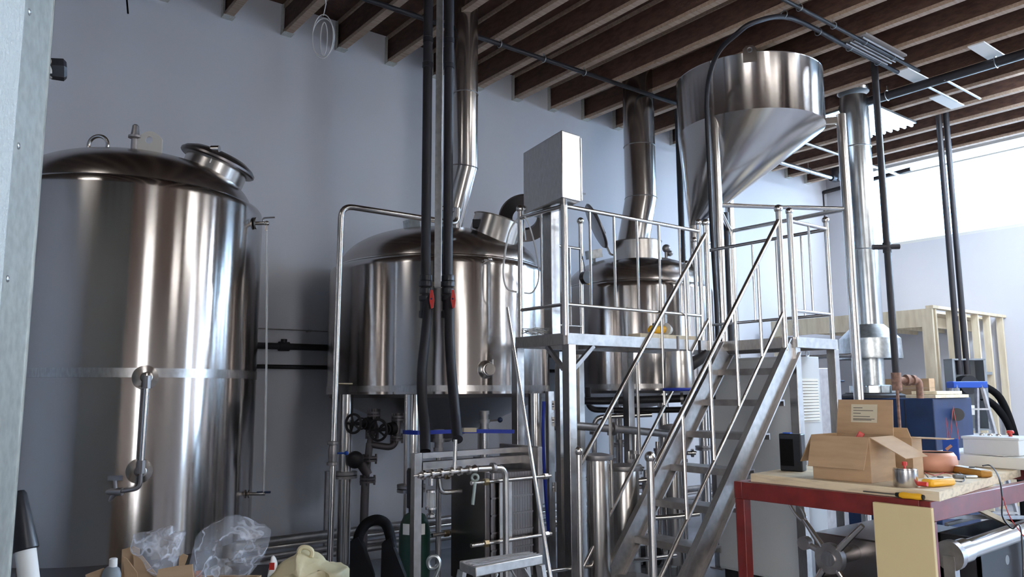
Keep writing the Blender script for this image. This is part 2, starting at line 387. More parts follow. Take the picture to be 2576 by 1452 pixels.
# level gauge on the front: two bosses, tube, drain cock
def onshell(c, R, px, py, off=0.):
    dd = (_f + _r*((px-IW/2)/FPX) - _u*((py-IH/2)/FPX)); h = V3((dd.x, dd.y, 0)); L = h.length; h /= L
    cv = V3((c[0], c[1], 0)); b = h.dot(cv); t_ = b-math.sqrt(max(0, b*b-(cv.dot(cv)-R*R)))
    p = EYE+dd*(t_/L); n = V3((p.x-c[0], p.y-c[1], 0)).normalized(); return p+n*off, n
lg = build('level_gauge', MB(), 'tube_steel', t) if False else None
p1, n1 = onshell(c1, R1, 365, 950); p2, n2 = onshell(c1, R1, 350, 1185)
mb = MB(); mb2 = MB()
for p, n, mb_ in ((p1, n1, mb), (p2, n2, mb2)):
    mb_.lathe([(.078, -.004), (.078, .012), (.05, .018), (.034, .02), (.034, .075), (.022, .08)], p, axis=n, n=28)
top = p1+n1*.075+V3((0, 0, -.02)); bot = p2+n2*.075+V3((0, 0, .02))
g1 = build('level_gauge', mb, 'weld_steel', t)
build('gauge_boss', mb2, 'weld_steel', g1)
build('gauge_tube', MB().tube([top, bot], .0165, 14), 'tube_steel', g1)
build('gauge_nut', MB().tube([top+V3((0, 0, .03)), top-V3((0, 0, .05))], .024, 8).tube([bot+V3((0, 0, .05)), bot-V3((0, 0, .03))], .024, 8), 'dull_steel', g1)
side = V3((_r.x, _r.y, 0)).normalized()
e0 = bot-V3((0, 0, .03)); e1 = e0-V3((0, 0, .09)); e2 = e1-side*.13+V3((0, 0, -.02))
build('drain_cock', MB().pipe([e0, e1, e2], .013, .05).tube([e2+side*.02, e2-side*.09], .024, 14).tube([e2-side*.02, e2-side*.03+V3((0, 0, .07))], .012, 10).cbox(e2-side*.035+V3((0, 0, .085)), (.10, .05, .03), side, n2).tube([e2-side*.02, e2-side*.06-V3((0, 0, .06))], .016, 12), 'dull_steel', g1)
# cock and clear hose on the right flank
p1, n1 = onshell(c1, R1, 641, 562); n1 = (side*1.0+n1*.2).normalized()
tv = build('tap', MB().tube([p1-n1*.03, p1+n1*.09], .014, 12).lathe([(.045, 0), (.045, .012)], p1+n1*.005, n1, n=24).ball(p1+n1*.09, .02).tube([p1+n1*.09, p1+n1*.09-V3((0, 0, .06))], .011, 10), 'soft_steel', t)
build('tap_lever', MB().pipe([p1+n1*.06, p1+n1*.06+V3((0, 0, .04)), p1+n1*.15+V3((0, 0, .045))], .006, .02, 8), 'dull_steel', tv)
p3, n3 = onshell(c1, R1, 622, 1243); n3 = n1
tv2 = build('tap', MB().tube([p3-n3*.03, p3+n3*.13], .012, 12).lathe([(.03, 0), (.03, .012)], p3+n3*.01, n3, n=20), 'soft_steel', t)
build('tap_lever', MB().tube([p3+n3*.07+V3((0, 0, .01)), p3+n3*.17+V3((0, 0, .012))], .008, 8), 'blue_paint', tv2)
s0 = p1+n1*.09-V3((0, 0, .05)); s1 = p3+n3*.12+V3((0, 0, .01)); m_ = (s0+s1)/2+n1*.02
pts = [s0*(1-k)**2+m_*2*k*(1-k)+s1*k*k for k in [i/16 for i in range(17)]]
build('clear_hose', MB().tube(pts, .0085, 10), 'clear_tube', t)

# --- brew kettle in the middle
c2 = (3.92, 6.17); R2 = 1.03; Z2 = 1.70
t = thing('brew_kettle', (c2[0], c2[1], 0), 'wide steel brew kettle on legs with a cone bottom, between storage tank and stair platform', 'tank')
T2 = t
def kettle(t, c, R, z0, z1, h, cone):
    sh = build('shell', MB().lathe(shell_prof(R, z0, z1), (c[0], c[1], 0), n=128), 'tank_steel', t)
    build('weld_band', MB().lathe([(R+.003, 0), (R+.003, .05)], (c[0], c[1], z0+.02), n=128, cap=False), 'brushed', sh)
    mb = MB().lathe(dome_prof(R-.085, z1-.03, h), (c[0], c[1], 0), n=128)
    d_ = build('dome', mb, 'dome_steel', t)
    mb = MB(); band(mb, c, R-.075, z1+.004, .012); build('dome_seam', mb, 'tube_steel', d_)
    build('cone_bottom', MB().lathe([(R-.01, z0+.02), (R-.03, z0-.03), (.12, z0-cone), (.10, z0-cone-.02)], (c[0], c[1], 0), n=96), 'dark_steel', t)
    return dome_prof(R-.085, z1-.03, h)
DP2 = kettle(t, c2, R2, Z2-.02, 2.83, .42, .42)
for px, D in ((872, 6.62), (1037, 5.62), (1345, 6.55), (1215, 7.9)):
    p = at(px, 1000, D=D); flanged_leg('leg', p.x, p.y, Z2-.02, .055, t)
# manway with its open lid
p = crown(c2, DP2, 1243, 6.86); ax = V3((.22, -.2, 1)).normalized()
mn = build('manway', MB().lathe([(.22, -.16), (.22, .12), (.228, .13), (.205, .13), (.205, -.1)], p, axis=ax, n=40, cap=False), 'soft_steel', t)
qx = p-V3((_r.x, _r.y, 0))*.17-V3((_f.x, _f.y, 0))*.15+ax*.06
build('sight_box', MB().cbox(qx, (.07, .05, .07), (_r.x, _r.y, 0), (_f.x, _f.y, 0)), 'black_plastic', mn)
lc = at(1320, 551, D=7.05); la = (EYE-lc).normalized()*.8+V3((.0, 0, -.42)); la.normalize()
lid = build('manway_lid', MB().lathe([(.115, 0.0), (.235, 0.), (.245, -.012), (.24, -.03), (.20, -.05), (.115, -.05), (.115, 0)], lc, axis=la, n=48, cap=False), 'dark_steel', mn)
build('sight_glass', MB().lathe([(.118, 0), (.118, .008)], lc-la*.03, axis=la, n=32), 'glass', lid)
hx = p+V3((_r.x, _r.y, 0))*.22+ax*.08
build('hinge', MB().pipe([hx, (hx+lc)/2+V3((0, 0, .04)), lc-V3((0, 0, .2))], .012, .05, 8), 'tube_steel', mn)
p, n = onshell(c2, R2, 1222, 656)
build('thermowell', MB().tube([p-n*.01, p+n*.08], .014, 12).tube([p+n*.05-side*.035, p+n*.05+side*.035], .012, 10).ball(p+n*.08, .018), 'tube_steel', t)
p, n = onshell(c2, R2, 1222, 930)
sp = build('sample_port', MB().lathe([(.075, -.004), (.075, .01), (.05, .03), (.03, .035), (.03, .07), (.045, .075), (.045, .09)], p, axis=n, n=28), 'soft_steel', t)
build('port_clamp', MB().ring(p+n*.055, .045, .01, axis=n, n=24).tube([p+n*.06+side*.03+V3((0, 0, .03)), p+n*.06+side*.03+V3((0, 0, .08))], .009, 10), 'tube_steel', sp)
p = crown(c2, DP2, 1036, 6.9)
build('vent_box', MB().cbox(p+V3((0, 0, .03)), (.10, .10, .08), (_r.x, _r.y, .1)), 'galvanized', t)
for px, D in ((1148, 6.7), (1118, 6.75)):
    p = crown(c2, DP2, px, D); build('spray_inlet', MB().tube([p-V3((0, 0, .02)), p+V3((0, 0, .16))], .028, 16).lathe([(.04, .14), (.04, .165), (.03, .175)], p, n=20), 'tube_steel', t)

def stack(name, pts, R, label, seams, m='flue_steel'):
    o = thing(name, pts[0], label, 'flue')
    mb = MB(); mb.tube(pts, R, 56)
    b = build('duct', mb, m, o)
    for s_ in seams:
        p, q = V3(s_[0]), V3(s_[1]); build('seam', MB().ring(p, R+.002, .005, axis=(q-p), n=48, m=6), 'dull_steel', b)
    return o
# flue of the middle kettle: oblique neck, then upright to the ceiling
zt = ZC-.02
u0 = at(1171, 440, D=7.15); ub = V3((u0.x, u0.y, 0)); lb = crown(c2, DP2, 1128, 7.3)
ang = V3((ub.x, ub.y, at(1171, 420, D=7.15).z))
low = V3((lb.x, lb.y, lb.z-.03))
s1_ = V3((ub.x, ub.y, at(1171, 238, D=7.15).z))
stack('flue_pipe', [low, ang, V3((ub.x, ub.y, zt))], .118, 'steel flue rising from the middle kettle behind the black hoses', [(s1_, s1_+V3((0, 0, 1))), (ang, ang+(ang-low)*.5+V3((0, 0, .3)))])

# --- third vessel behind the platform
c3 = (6.74, 6.30); R3 = .90; Z3 = 1.70
t = thing('mash_tun', (c3[0], c3[1], 0), 'smaller steel vessel behind the platform railing, with an open hatch', 'tank')
T3 = t
DP3 = kettle(t, c3, R3, Z3, 2.89, .41, .2)
for k in range(4):
    a = PI/4+.3+k*PI/2; x, y = c3[0]+(R3-.1)*math.cos(a), c3[1]+(R3-.1)*math.sin(a); flanged_leg('leg', x, y, Z3+.01, .06, t)
p = crown(c3, DP3, 1600, 8.75); rr = .27
mn = build('manway', MB().lathe([(rr, -.06), (rr, .15), (rr+.01, .16), (rr-.012, .16), (rr-.012, -.02)], p, n=48, cap=False), 'soft_steel', t)
a = at(1535, 640, D=8.7); b = at(1477, 512, D=8.6); dn = (b-a).normalized()
hub = (a+b)/2+dn*.04; la = dn.cross(V3((_f.x, _f.y, .0))).normalized()
build('manway_lid', MB().lathe([(.27, 0), (.275, .01), (.26, .03), (.1, .04)], hub, axis=la, n=40), 'dark_steel', mn)
build('hinge', MB().pipe([a-V3((0, 0, .01))+V3((_r.x, _r.y, 0))*.05, a, a+dn*.12], .012, .03, 8), 'tube_steel', mn)
build('lid_handle', MB().beam(hub-la*.03-dn*.12, hub-la*.03+dn*.12, .05, .03), 'black_plastic', mn)
p = crown(c3, DP3, 1672, 9.1)
build('spray_inlet', MB().tube([p, p+V3((0, 0, .09))], .02, 14).ball(p+V3((0, 0, .12)), .05).ball(p+V3((.03, -.03, .06)), .035), 'dull_steel', t)
p = crown(c3, DP3, 1491, 9.0)
build('vent_box', MB().cbox(p+V3((0, 0, .10)), (.13, .1, .1), (_r.x, _r.y, .15)).tube([p, p+V3((0, 0, .06))], .02, 10), 'galvanized', t)
# flue of the third vessel
lb = crown(c3, DP3, 1582, 9.25); uu = at(1611, 460, D=9.3); ang = V3((uu.x, uu.y, at(1611, 500, D=9.3).z))
s1_ = V3((uu.x, uu.y, at(1611, 370, D=9.3).z))
stack('flue_pipe', [V3((lb.x, lb.y, lb.z-.02)), ang, V3((uu.x, uu.y, zt))], .19, 'steel flue rising from the railed vessel, right of the control box', [(s1_, s1_+V3((0, 0, 1))), (ang, ang+V3((0, 0, .3)))])

# ------------------------------------------------------------------ grist hopper on three legs
hc = V3((7.40, 5.07, 0)); RH = .81; zb = 4.62; ztp = 5.24
t = thing('grist_hopper', (hc.x, hc.y, 0), 'big steel hopper with a slanted cone, standing on three tall legs', 'hopper')
N = 96; tip = V3((7.02, 5.62, 0)); zt_ = 3.58; rt = .055
sh = build('drum', MB().lathe([(RH, zb), (RH, ztp-.01), (RH+.006, ztp), (RH-.006, ztp+.004), (RH-.008, zb)], (hc.x, hc.y, 0), n=N, cap=False), 'tank_steel', t)
rings = []
for s_ in range(9):
    k = s_/8; cc = hc*(1-k)+tip*k; r_ = RH*(1-k)+rt*k; z = zb*(1-k)+zt_*k
    rings.append([V3((cc.x+r_*math.cos(2*PI*i/N), cc.y+r_*math.sin(2*PI*i/N), z)) for i in range(N)])
vs = [v for r_ in rings for v in r_]; fs = [(i*N+k, (i+1)*N+k, (i+1)*N+(k+1) % N, i*N+(k+1) % N) for i in range(8) for k in range(N)]
build('cone', MB().add(vs, fs), 'flue_steel', t)
build('outlet', MB().tube([(tip.x, tip.y, zt_+.02), (tip.x, tip.y, 3.05)], rt*.95, 32), 'soft_steel', t)
LA = V3((6.64, 4.99, 0)); LB = V3((7.93, 4.26, 0)); LC = V3((7.90, 5.76, 0))
for L in (LA, LB, LC):
    l = build('leg', MB().tube([(L.x, L.y, .02), (L.x, L.y, 4.72 if L is not LC else 4.4)], .052, 20), 'tube_steel', t)
    build('foot', MB().lathe([(.09, 0), (.09, .02)], (L.x, L.y, 0), n=24), 'dull_steel', l)
    dr = (hc-L); dr.z = 0; dr.normalize(); q = hc-dr*RH
    build('leg_bracket', MB().beam((L.x, L.y, 4.66), (q.x, q.y, 4.66), .05, .07), 'soft_steel', l)
def brace(a, b, z, r=.024): build('brace', MB().tube([(a.x, a.y, z), (b.x, b.y, z)], r, 14), 'tube_steel', t)
brace(LA, LB, 3.65); brace(LC, LB, 3.65); brace(LA, LC, 3.65); brace(LC, LB, 2.06); brace(LA, LC, 2.0)
q = at(1886, 150, D=8.2); q = V3((q.x, q.y, 0)); n = (q-hc).normalized(); q = hc+n*RH; sd = n.cross(V3((0, 0, 1)))
o = MB()
pts = [q+n*.004+sd*x+V3((0, 0, z)) for x, z in ((-.07, ztp-.11), (.07, ztp-.11), (.07, ztp+.03), (.035, ztp+.07), (-.035, ztp+.07), (-.07, ztp+.03))]
lug = build('lifting_lug', MB().prism(pts, n, .014), 'soft_steel', t)
build('lug_hole', MB().ring(q+n*.02+V3((0, 0, ztp+.02)), .024, .006, axis=n, n=20, m=6), 'dark_steel', lug)
# ------------------------------------------------------------------ work platform
PX0, PX1, PXS, PYF, PYB, PYN, ZD = 3.84, 6.31, 5.69, 4.30, 4.88, 3.57, 2.13
t = thing('work_platform', (PX0, PYF, 0), 'steel work platform with railings in front of the smaller vessel', 'platform')
PLAT = t
dk = build('deck', MB().box((PX0+.02, PYF+.02, ZD-.012), (PX1-.02, PYB-.02, ZD)).box((PXS+.02, PYN+.02, ZD-.012), (PX1-.02, PYF+.02, ZD)), 'dull_steel', t)
fr = MB()
for a, b in (((PX0, PYF), (PXS, PYF)), ((PXS, PYF), (PXS, PYN)), ((PXS, PYN), (PX1, PYN)), ((PX1, PYN), (PX1, PYB)), ((PX1, PYB), (PX0, PYB)), ((PX0, PYB), (PX0, PYF))):
    fr.beam((a[0], a[1], ZD-.045), (b[0], b[1], ZD-.045), .045, .085)
for x in (4.5, 5.1): fr.beam((x, PYF, ZD-.05), (x, PYB, ZD-.05), .04, .06)
build('edge_frame', fr, 'stair_steel', dk)
for x, y in ((PX0+.03, PYF), (PX0, PYB), (PX1, PYN+.03), (PXS+.03, PYN+.03), (PX1, PYB), (5.1, PYB)):
    l = build('leg', MB().beam((x, y, .01), (x, y, ZD-.085), .075, .075, up=(0, 1, 0)), 'brushed', t, bevel=.004)
    build('foot', MB().box((x-.07, y-.07, 0), (x+.07, y+.07, .012)), 'dull_steel', l)
for a, b in (((PX0+.07, PYF, 1.86), (PX0+.28, PYF, ZD-.09)), ((PX0+.03, PYF+.06, 1.86), (PX0+.03, PYF+.25, ZD-.09))):
    build('knee_brace', MB().beam(a, b, .03, .03), 'dull_steel', t)
HR, MR, HB = ZD+.97, ZD+.215, ZD+1.05
def post(x, y, parent, r=.021, z0=ZD-.02, hb=HB):
    p = build('post', MB().tube([(x, y, z0), (x, y, hb-.02)], r, 14), 'tube_steel', parent)
    build('post_cap', MB().ball((x, y, hb), .032), 'tube_steel', p)
def rail(parent, a, b, n, r=.0165, hr=HR, mr=MR):
    A = V3(a); B = V3(b)
    g = build('handrail', MB().tube([A+V3((0, 0, hr)), B+V3((0, 0, hr))], r, 12), 'tube_steel', parent)
    build('lower_rail', MB().tube([A+V3((0, 0, mr)), B+V3((0, 0, mr))], r*.85, 12), 'tube_steel', g)
    for i in range(1, n+1):
        p = A.lerp(B, i/(n+1)); build('baluster', MB().tube([p+V3((0, 0, mr)), p+V3((0, 0, hr))], .0105, 10), 'tube_steel', g)
post(PX0, PYF, t, .027); post(PX0, PYB-.04, t); rail(t, (PX0, PYF, 0), (PX0, PYB-.04, 0), 1)
post(5.44, PYF, t); rail(t, (PX0, PYF, 0), (5.44, PYF, 0), 5)
# far edge short run
post(4.55, PYB, t, .018); rail(t, (4.28, PYB, 0), (4.55, PYB, 0), 1, .012, ZD+.80, ZD+.12)
# landing
post(5.71, PYN, t, .024); post(6.27, PYN, t, .02); rail(t, (5.71, PYN, 0), (6.27, PYN, 0), 1)
rail(t, (6.29, PYN, 0), (6.29, 4.86, 0), 4)
post(6.06, PYB-.03, t, .02); post(5.93, PYB-.03, t, .02, hb=ZD+.80); post(6.29, PYB-.01, t)

# staircase : rises away along X between the two string planes
t = thing('staircase', (4.0, PYN, 0), 'steep steel staircase with tube handrails leading up to the platform', 'staircase')
SL = 1.17
def sp(y, x): return V3((x, y, 2.08-(PXS-x)*SL))
X0 = PXS-2.06/SL
for y in (PYN+.02, PYF-.05):
    a = sp(y, X0+.01); b = sp(y, PXS-.02)
    st = MB(); dd = (b-a).normalized(); up = V3((-dd.z, 0, dd.x))
    st.beam(a, b, .012, .17, up=up)
    st.beam(a+up*.085-V3((0, .02, 0)), b+up*.085-V3((0, .02, 0)), .05, .012, up=up); st.beam(a-up*.085-V3((0, .02, 0)), b-up*.085-V3((0, .02, 0)), .05, .012, up=up)
    build('stringer', st, 'stair_steel', t)
for k in range(1, 8):
    z = .085+.256*k; x = X0+(z+.05)/SL-.02
    mb = MB().box((x, PYN+.03, z-.012), (x+.21, PYF-.055, z)).box((x, PYN+.03, z-.05), (x+.012, PYF-.055, z-.012)).box((x+.198, PYN+.03, z-.05), (x+.21, PYF-.055, z-.012))
    build('tread', mb, 'dull_steel', t)
for y, xt in ((PYN, 5.552), (PYF-.03, 5.50)):
    a = V3((3.94, y, 1.17)); b = V3((xt, y, 3.09)); a2 = V3((3.95, y, .44)); b2 = V3((xt, y, 2.33))
    h = build('handrail', MB().tube([a, b], .0185, 14), 'tube_steel', t)
    build('lower_rail', MB().tube([a2, b2], .015, 12), 'tube_steel', h)
    n_ = build('newel', MB().tube([(3.92, y, .0), (3.92, y, 1.24)], .026, 14), 'tube_steel', t); build('post_cap', MB().ball((3.92, y, 1.262), .038), 'tube_steel', n_)
    n_ = build('newel', MB().tube([(xt, y, ZD-.12), (xt, y, 3.16)], .024, 14), 'tube_steel', t); build('post_cap', MB().ball((xt, y, 3.18), .036), 'tube_steel', n_)
    for i in range(1, 5):
        k = i/5; p = a.lerp(b, k); q = a2.lerp(b2, k); build('baluster', MB().tube([q, p], .0125, 10), 'tube_steel', h)

# ------------------------------------------------------------------ control box on its post
t = thing('control_box', (4.0, 4.45, ZD), 'brushed steel control box on a square post at the platform corner', 'control box')
ca = at(1412, 560, Y=4.36)
pz = 3.24
bx0, by0 = 3.80, 4.22
a = at(1442, 500, Y=4.33)
PXc, PYc = 3.95, 4.58
build('post', MB().box((PXc-.045, PYc-.05, ZD), (PXc+.045, PYc+.05, 3.28)), 'brushed', t, bevel=.004)
bn = at(1415, 497, D=5.60); bl = at(1317, 508, D=6.15); br = at(1462, 500, D=5.75)
zc0, zc1 = bn.z, at(1412, 327, D=5.60).z
nx = V3((bn.x, bn.y, zc0)); nl = V3((bl.x, bl.y, zc0)); nr = V3((br.x, br.y, zc0))
CB = MB().prism([nx, nr, nr+(nl-nx), nl], (0, 0, 1), zc1-zc0)
cb = build('box', CB, 'brushed', t, bevel=.006)
dr = (nr-nx).normalized(); dl = (nl-nx).normalized()
build('door', MB().prism([nr+dr*.004+V3((0, 0, .015)), nr+dr*.004+dl*.56+V3((0, 0, .015)), nr+dr*.004+dl*.56+V3((0, 0, zc1-zc0-.015)), nr+dr*.004+V3((0, 0, zc1-zc0-.015))], dr, .012), 'brushed', cb)
build('latch', MB().tube([nr+dl*.03+V3((0, 0, .08)), nr+dl*.03+dr*.07+V3((0, 0, .08))], .007, 8), 'dull_steel', cb)
# gooseneck cable loops by the control post
q0 = at(1335, 535, D=6.15)
pts = [at(x, y, D=6.2) for x, y in ((1345, 540), (1310, 545), (1283, 580), (1270, 640), (1266, 690), (1275, 725), (1300, 735))]
def smooth(P, n=6):
    out = []
    for i in range(len(P)-1):
        p0 = P[max(i-1, 0)]; p1 = P[i]; p2 = P[i+1]; p3 = P[min(i+2, len(P)-1)]
        for k in range(n):
            t_ = k/n; out.append(.5*((2*p1)+(p2-p0)*t_+(2*p0-5*p1+4*p2-p3)*t_**2+(3*p1-3*p2+p3-p0)*t_**3))
    out.append(P[-1]); return out
solo('cable', MB().tube(smooth(pts), .008, 8), 'wire_white', 'thin grey cable looping down left of the control box post', 'cable')
pts = [at(x, y, D=6.1) for x, y in ((1320, 545), (1334, 575), (1350, 640), (1355, 700), (1340, 735), (1318, 737))]
solo('cable', MB().tube(smooth(pts), .006, 8), 'wire_white', 'thin grey cable hanging from the corner railing post to the middle kettle', 'cable')
# white wire tangle on the deck
pts = []
for i in range(60):
    a = i*.75; r_ = .10+.05*math.sin(i*1.7); pts.append(V3((4.02+r_*1.1*math.cos(a)-.06, 4.72+r_*math.sin(a), ZD+.012+.05*abs(math.sin(i*.9)))))
solo('wire_coil', MB().tube(smooth(pts, 3), .003, 5), 'wire_white', 'tangle of thin white wire lying on the platform corner', 'wire')
# tape measure on the short railing
p = V3((4.55, PYB-.03, ZD+.60)); t = thing('tape_measure', p, 'black and yellow tape measure hung by a cord on the small railing post', 'tape measure')
build('case', MB().tube([p+V3((.0, -.0, -.06)), p+V3((.0, -.05, -.06))], .055, 18), 'black_plastic', t)
build('stripe', MB().tube([p+V3((.03, -.012, -.10)), p+V3((.03, -.04, -.10))], .018, 12), 'yellow_plastic', t)
build('cord', MB().tube([p+V3((0, -.02, -.01)), p+V3((-.01, -.01, .08)), p+V3((0, .03, .20))], .004, 6), 'black_plastic', t)
# plank and tool on the deck
solo('wood_board', MB().box((4.68, 4.33, ZD+.001), (5.38, 4.47, ZD+.035)), 'pine', 'pine board lying along the platform edge', 'board', bevel=.003)
p = V3((5.0, 4.44, ZD+.037)); t = thing('power_tool', p, 'yellow power tool resting on the pine board on the platform', 'tool')
build('tool_body', MB().tube([p+V3((-.09, 0, .035)), p+V3((-.06, 0, .045)), p+V3((.09, 0, .05)), p+V3((.1, 0, .045))], [.02, .035, .035, .02], 14), 'yellow_plastic', t)
build('guard', MB().tube([p+V3((.11, -.01, .055)), p+V3((.16, -.01, .045))], [.055, .035], 16), 'offwhite', t)
build('nozzle', MB().tube([p+V3((-.03, 0, .07)), p+V3((-.03, 0, .10))], .014, 10), 'black_plastic', t)

# ------------------------------------------------------------------ hanging square tube with two black hoses
q = at(1104, 400, D=5.72)
t = thing('hanging_tube', (q.x, q.y, 2.4), 'bright square steel tube hanging from the ceiling between two black hoses', 'tube')
zb_ = at(1104, 724, D=5.72).z
build('tube', MB().beam((q.x, q.y, zb_), (q.x, q.y, ZC-.01), .052, .052, up=_f), 'aluminium', t, bevel=.003)
build('bracket', MB().beam((q.x-.11*_r.x, q.y-.11*_r.y, 4.9), (q.x+.11*_r.x, q.y+.11*_r.y, 4.9), .03, .03).beam((q.x-.10*_r.x, q.y-.10*_r.y, at(1100, 715, D=5.72).z), (q.x+.10*_r.x, q.y+.10*_r.y, at(1100, 712, D=5.72).z), .02, .03), 'brass', t)
for i, (path, lab, vx) in enumerate((
    ([(1077, -60, 5.6), (1077, 60, 5.6), (1077, 300, 5.6), (1077, 690, 5.6), (1077, 760, 5.58), (1071, 840, 5.5), (1062, 930, 5.45), (1062, 1010, 5.4), (1068, 1075, 5.3), (1070, 1136, 5.2)],
      'black insulated hose left of the hanging square tube', 1085),
    ([(1130, -60, 5.6), (1130, 60, 5.6), (1130, 300, 5.6), (1130, 690, 5.6), (1130, 760, 5.58), (1131, 850, 5.5), (1135, 930, 5.45), (1142, 1010, 5.35), (1146, 1060, 5.25), (1151, 1106, 5.1)],
      'black insulated hose right of the hanging square tube', 1139))):
    P = [at(x, y, D=D) for x, y, D in path]
    P[0].z = ZC-.01; P[0].x, P[0].y = P[1].x, P[1].y
    for k in (2, 3): P[k].x, P[k].y = P[1].x, P[1].y
    t = thing('black_hose', (P[3].x, P[3].y, P[-1].z), lab, 'hose', 'black hoses dropping from the ceiling')
    build('hose', MB().tube(smooth(P, 5), .0355, 20), 'black_foam', t)
    zz = [at(1100, y, D=5.6).z for y in (165, 700, 715, 733, 770)]
    c_ = V3((P[3].x, P[3].y, 0))
    for z, rr in ((zz[0], .041), (zz[0]+.2, .039), (zz[1], .046), (zz[2], .050), (zz[3], .045)):
        build('clamp_collar', MB().lathe([(rr-.004, -.022), (rr, -.018), (rr, .018), (rr-.004, .022)], c_+V3((0, 0, z)), n=20), 'black_plastic', t)
    vb = build('valve_body', MB().lathe([(.038, -.09), (.048, -.085), (.048, -.04), (.040, -.03), (.040, .03), (.048, .04), (.048, .07), (.038, .075)], c_+V3((0, 0, zz[4])), n=20), 'black_plastic', t)
    hp = at(vx, 752, D=5.52); sdv = V3((_r.x, _r.y, 0))
    build('valve_handle', MB().prism([hp+sdv*x+V3((0, 0, z)) for x, z in ((-.008, .065), (.008, .065), (.016, .03), (.020, -.01), (.014, -.062), (-.002, -.07), (-.014, -.01))], (_f.x, _f.y, 0), .02), 'red_plastic', vb)
    build('handle_pin', MB().tube([hp-V3((_f.x, _f.y, 0))*.004, hp+V3((_f.x, _f.y, 0))*.05], .007, 10), 'blue_paint', vb)

# ------------------------------------------------------------------ stainless riser left of the kettle
a = at(833, 1440, D=6.0); b = at(858, 535, D=6.0)
bt = V3((b.x, b.y, at(858, 517, D=6.0).z)); base = V3((b.x-.03, b.y-.01, .0)); en = at(1092, 527, D=6.3); en2 = at(1150, 545, D=6.45)
t = thing('stainless_riser', base, 'slim steel pipe rising left of the middle kettle and bending over its crown', 'pipe')
en.z = bt.z-.02; e3 = V3((en2.x, en2.y, en.z)); e4 = V3((e3.x, e3.y, 3.25))
build('pipe', MB().pipe([base, bt, e3, e4], .0235, .10, 16), 'tube_steel', t)
zf = at(845, 1140, D=6.0).z
v_ = build('valve', MB().lathe([(.024, -.09), (.042, -.085), (.042, -.065), (.028, -.06), (.034, -.02), (.034, .02), (.028, .06), (.042, .065), (.042, .085), (.024, .09)], (base.x*.75+b.x*.25, base.y*.75+b.y*.25, zf), n=24), 'dull_steel', t)
vp_ = V3((base.x*.75+b.x*.25, base.y*.75+b.y*.25, zf))
build('lever', MB().tube([vp_, vp_+side*.09], .007, 8).ball(vp_+side*.10, .016), 'blue_plastic', v_)
zb2 = at(850, 966, D=6.0).z; build('standoff', MB().tube([(b.x, b.y, zb2), V3((b.x, b.y, zb2))+side*.09+V3((_f.x, _f.y, 0))*.12], .008, 8), 'brass', t)

# ------------------------------------------------------------------ plate heat exchanger
HX0, HX1, HY0, HY1 = 2.595, 3.47, 4.15, 4.55; HM = (HY0+HY1)/2
t = thing('heat_exchanger', (HX0, HM, 0), 'plate heat exchanger with dark square plates and tie bars in front of the kettle legs', 'heat exchanger')
ztop = at(1040, 1142, X=HX0, Y=None).z if False else at(1040, 1142, D=4.98).z
build('column', MB().beam((HX0, HM, 0), (HX0, HM, ztop), .055, .05, up=(0, 1, 0)), 'brushed', t, bevel=.003)
build('carrying_bar', MB().beam((HX0+.03, HM, ztop-.02), (HX1, HM, ztop-.02), .05, .035), 'brushed', t)
build('carrying_bar', MB().beam((HX0+.03, HM, ztop-.085), (HX1, HM, ztop-.085), .06, .05), 'brushed', t)
zp0, zp1 = .46, ztop-.13
fp = build('follower_plate', MB().box((2.99, HY0, zp0), (3.03, HY1, zp1)), 'dark_steel', t, bevel=.006)
pk = MB()
for k in range(16): x = 3.05+k*.022; pk.box((x, HY0+.02, zp0+.02), (x+.0205, HY1-.02, zp1-.02))
for k in range(6): pk.box((3.05, HY0+.012, zp0+.1+k*.11), (3.40, HY0+.02, zp0+.112+k*.11))
build('plate_pack', pk, 'dark_steel', t)
ep = build('end_plate', MB().box((3.42, HY0-.02, 0), (3.46, HY1+.02, zp1+.14)), 'dull_steel', t, bevel=.006)
build('side_strap', MB().box((3.10, HY0-.012, 0), (3.20, HY0-.002, zp1-.05)), 'brushed', t)
for y in (HY0-.03, HY1+.03):
    for z in (zp1-.06, zp0+.28):
        b = build('tie_bar', MB().tube([(2.86, y, z), (3.52, y, z)], .0135, 12), 'tube_steel', t)
        build('nut', MB().tube([(2.96, y, z), (2.99, y, z)], .024, 6), 'brass', b, angle=20); build('nut', MB().tube([(3.46, y, z), (3.49, y, z)], .022, 6), 'brushed', b, angle=20)
for k in range(4): build('tie_bar', MB().tube([(2.62, HY0-.03, zp0-.06-k*.0), (3.5, HY0-.03, zp0-.06)], .012, 10), 'tube_steel', t) if k == 0 else None

# product piping on the exchanger front
t = thing('valve_manifold', (2.65, 3.95, 1.1), 'shiny horizontal pipe assembly with clamps and a small strainer, fixed to the heat exchanger', 'pipework')
yv = HY0-.07
def W(px, py, Y=yv): return at(px, py, Y=Y)
a = W(1052, 1197); b = W(1195, 1181)
mb = MB().tube([W(1040, 1198), a], .006, 8).tube([a, b], .0165, 14)
for k in (.08, .22, .38, .55, .72, .88):
    c_ = a.lerp(b, k); mb.tube([c_-(b-a).normalized()*.008, c_+(b-a).normalized()*.008], .029, 18)
build('header_pipe', mb.tube([b-(b-a)*.08, b], [.017, .03], 16), 'tube_steel', t)
c_ = W(1085, 1196)
mb = MB().tube([c_, c_-V3((0, 0, .06))], .015, 12)
z = 0
gl = c_-V3((0, 0, .10)); gb = c_-V3((0, 0, .20))
mb.lathe([(.03, 0), (.03, .012)], gl, n=20).lathe([(.035, 0), (.035, .012)], gb, n=20).lathe([(.02, -.05), (.028, -.045), (.028, -.03), (.015, -.02), (.02, 0)], gb, n=20)
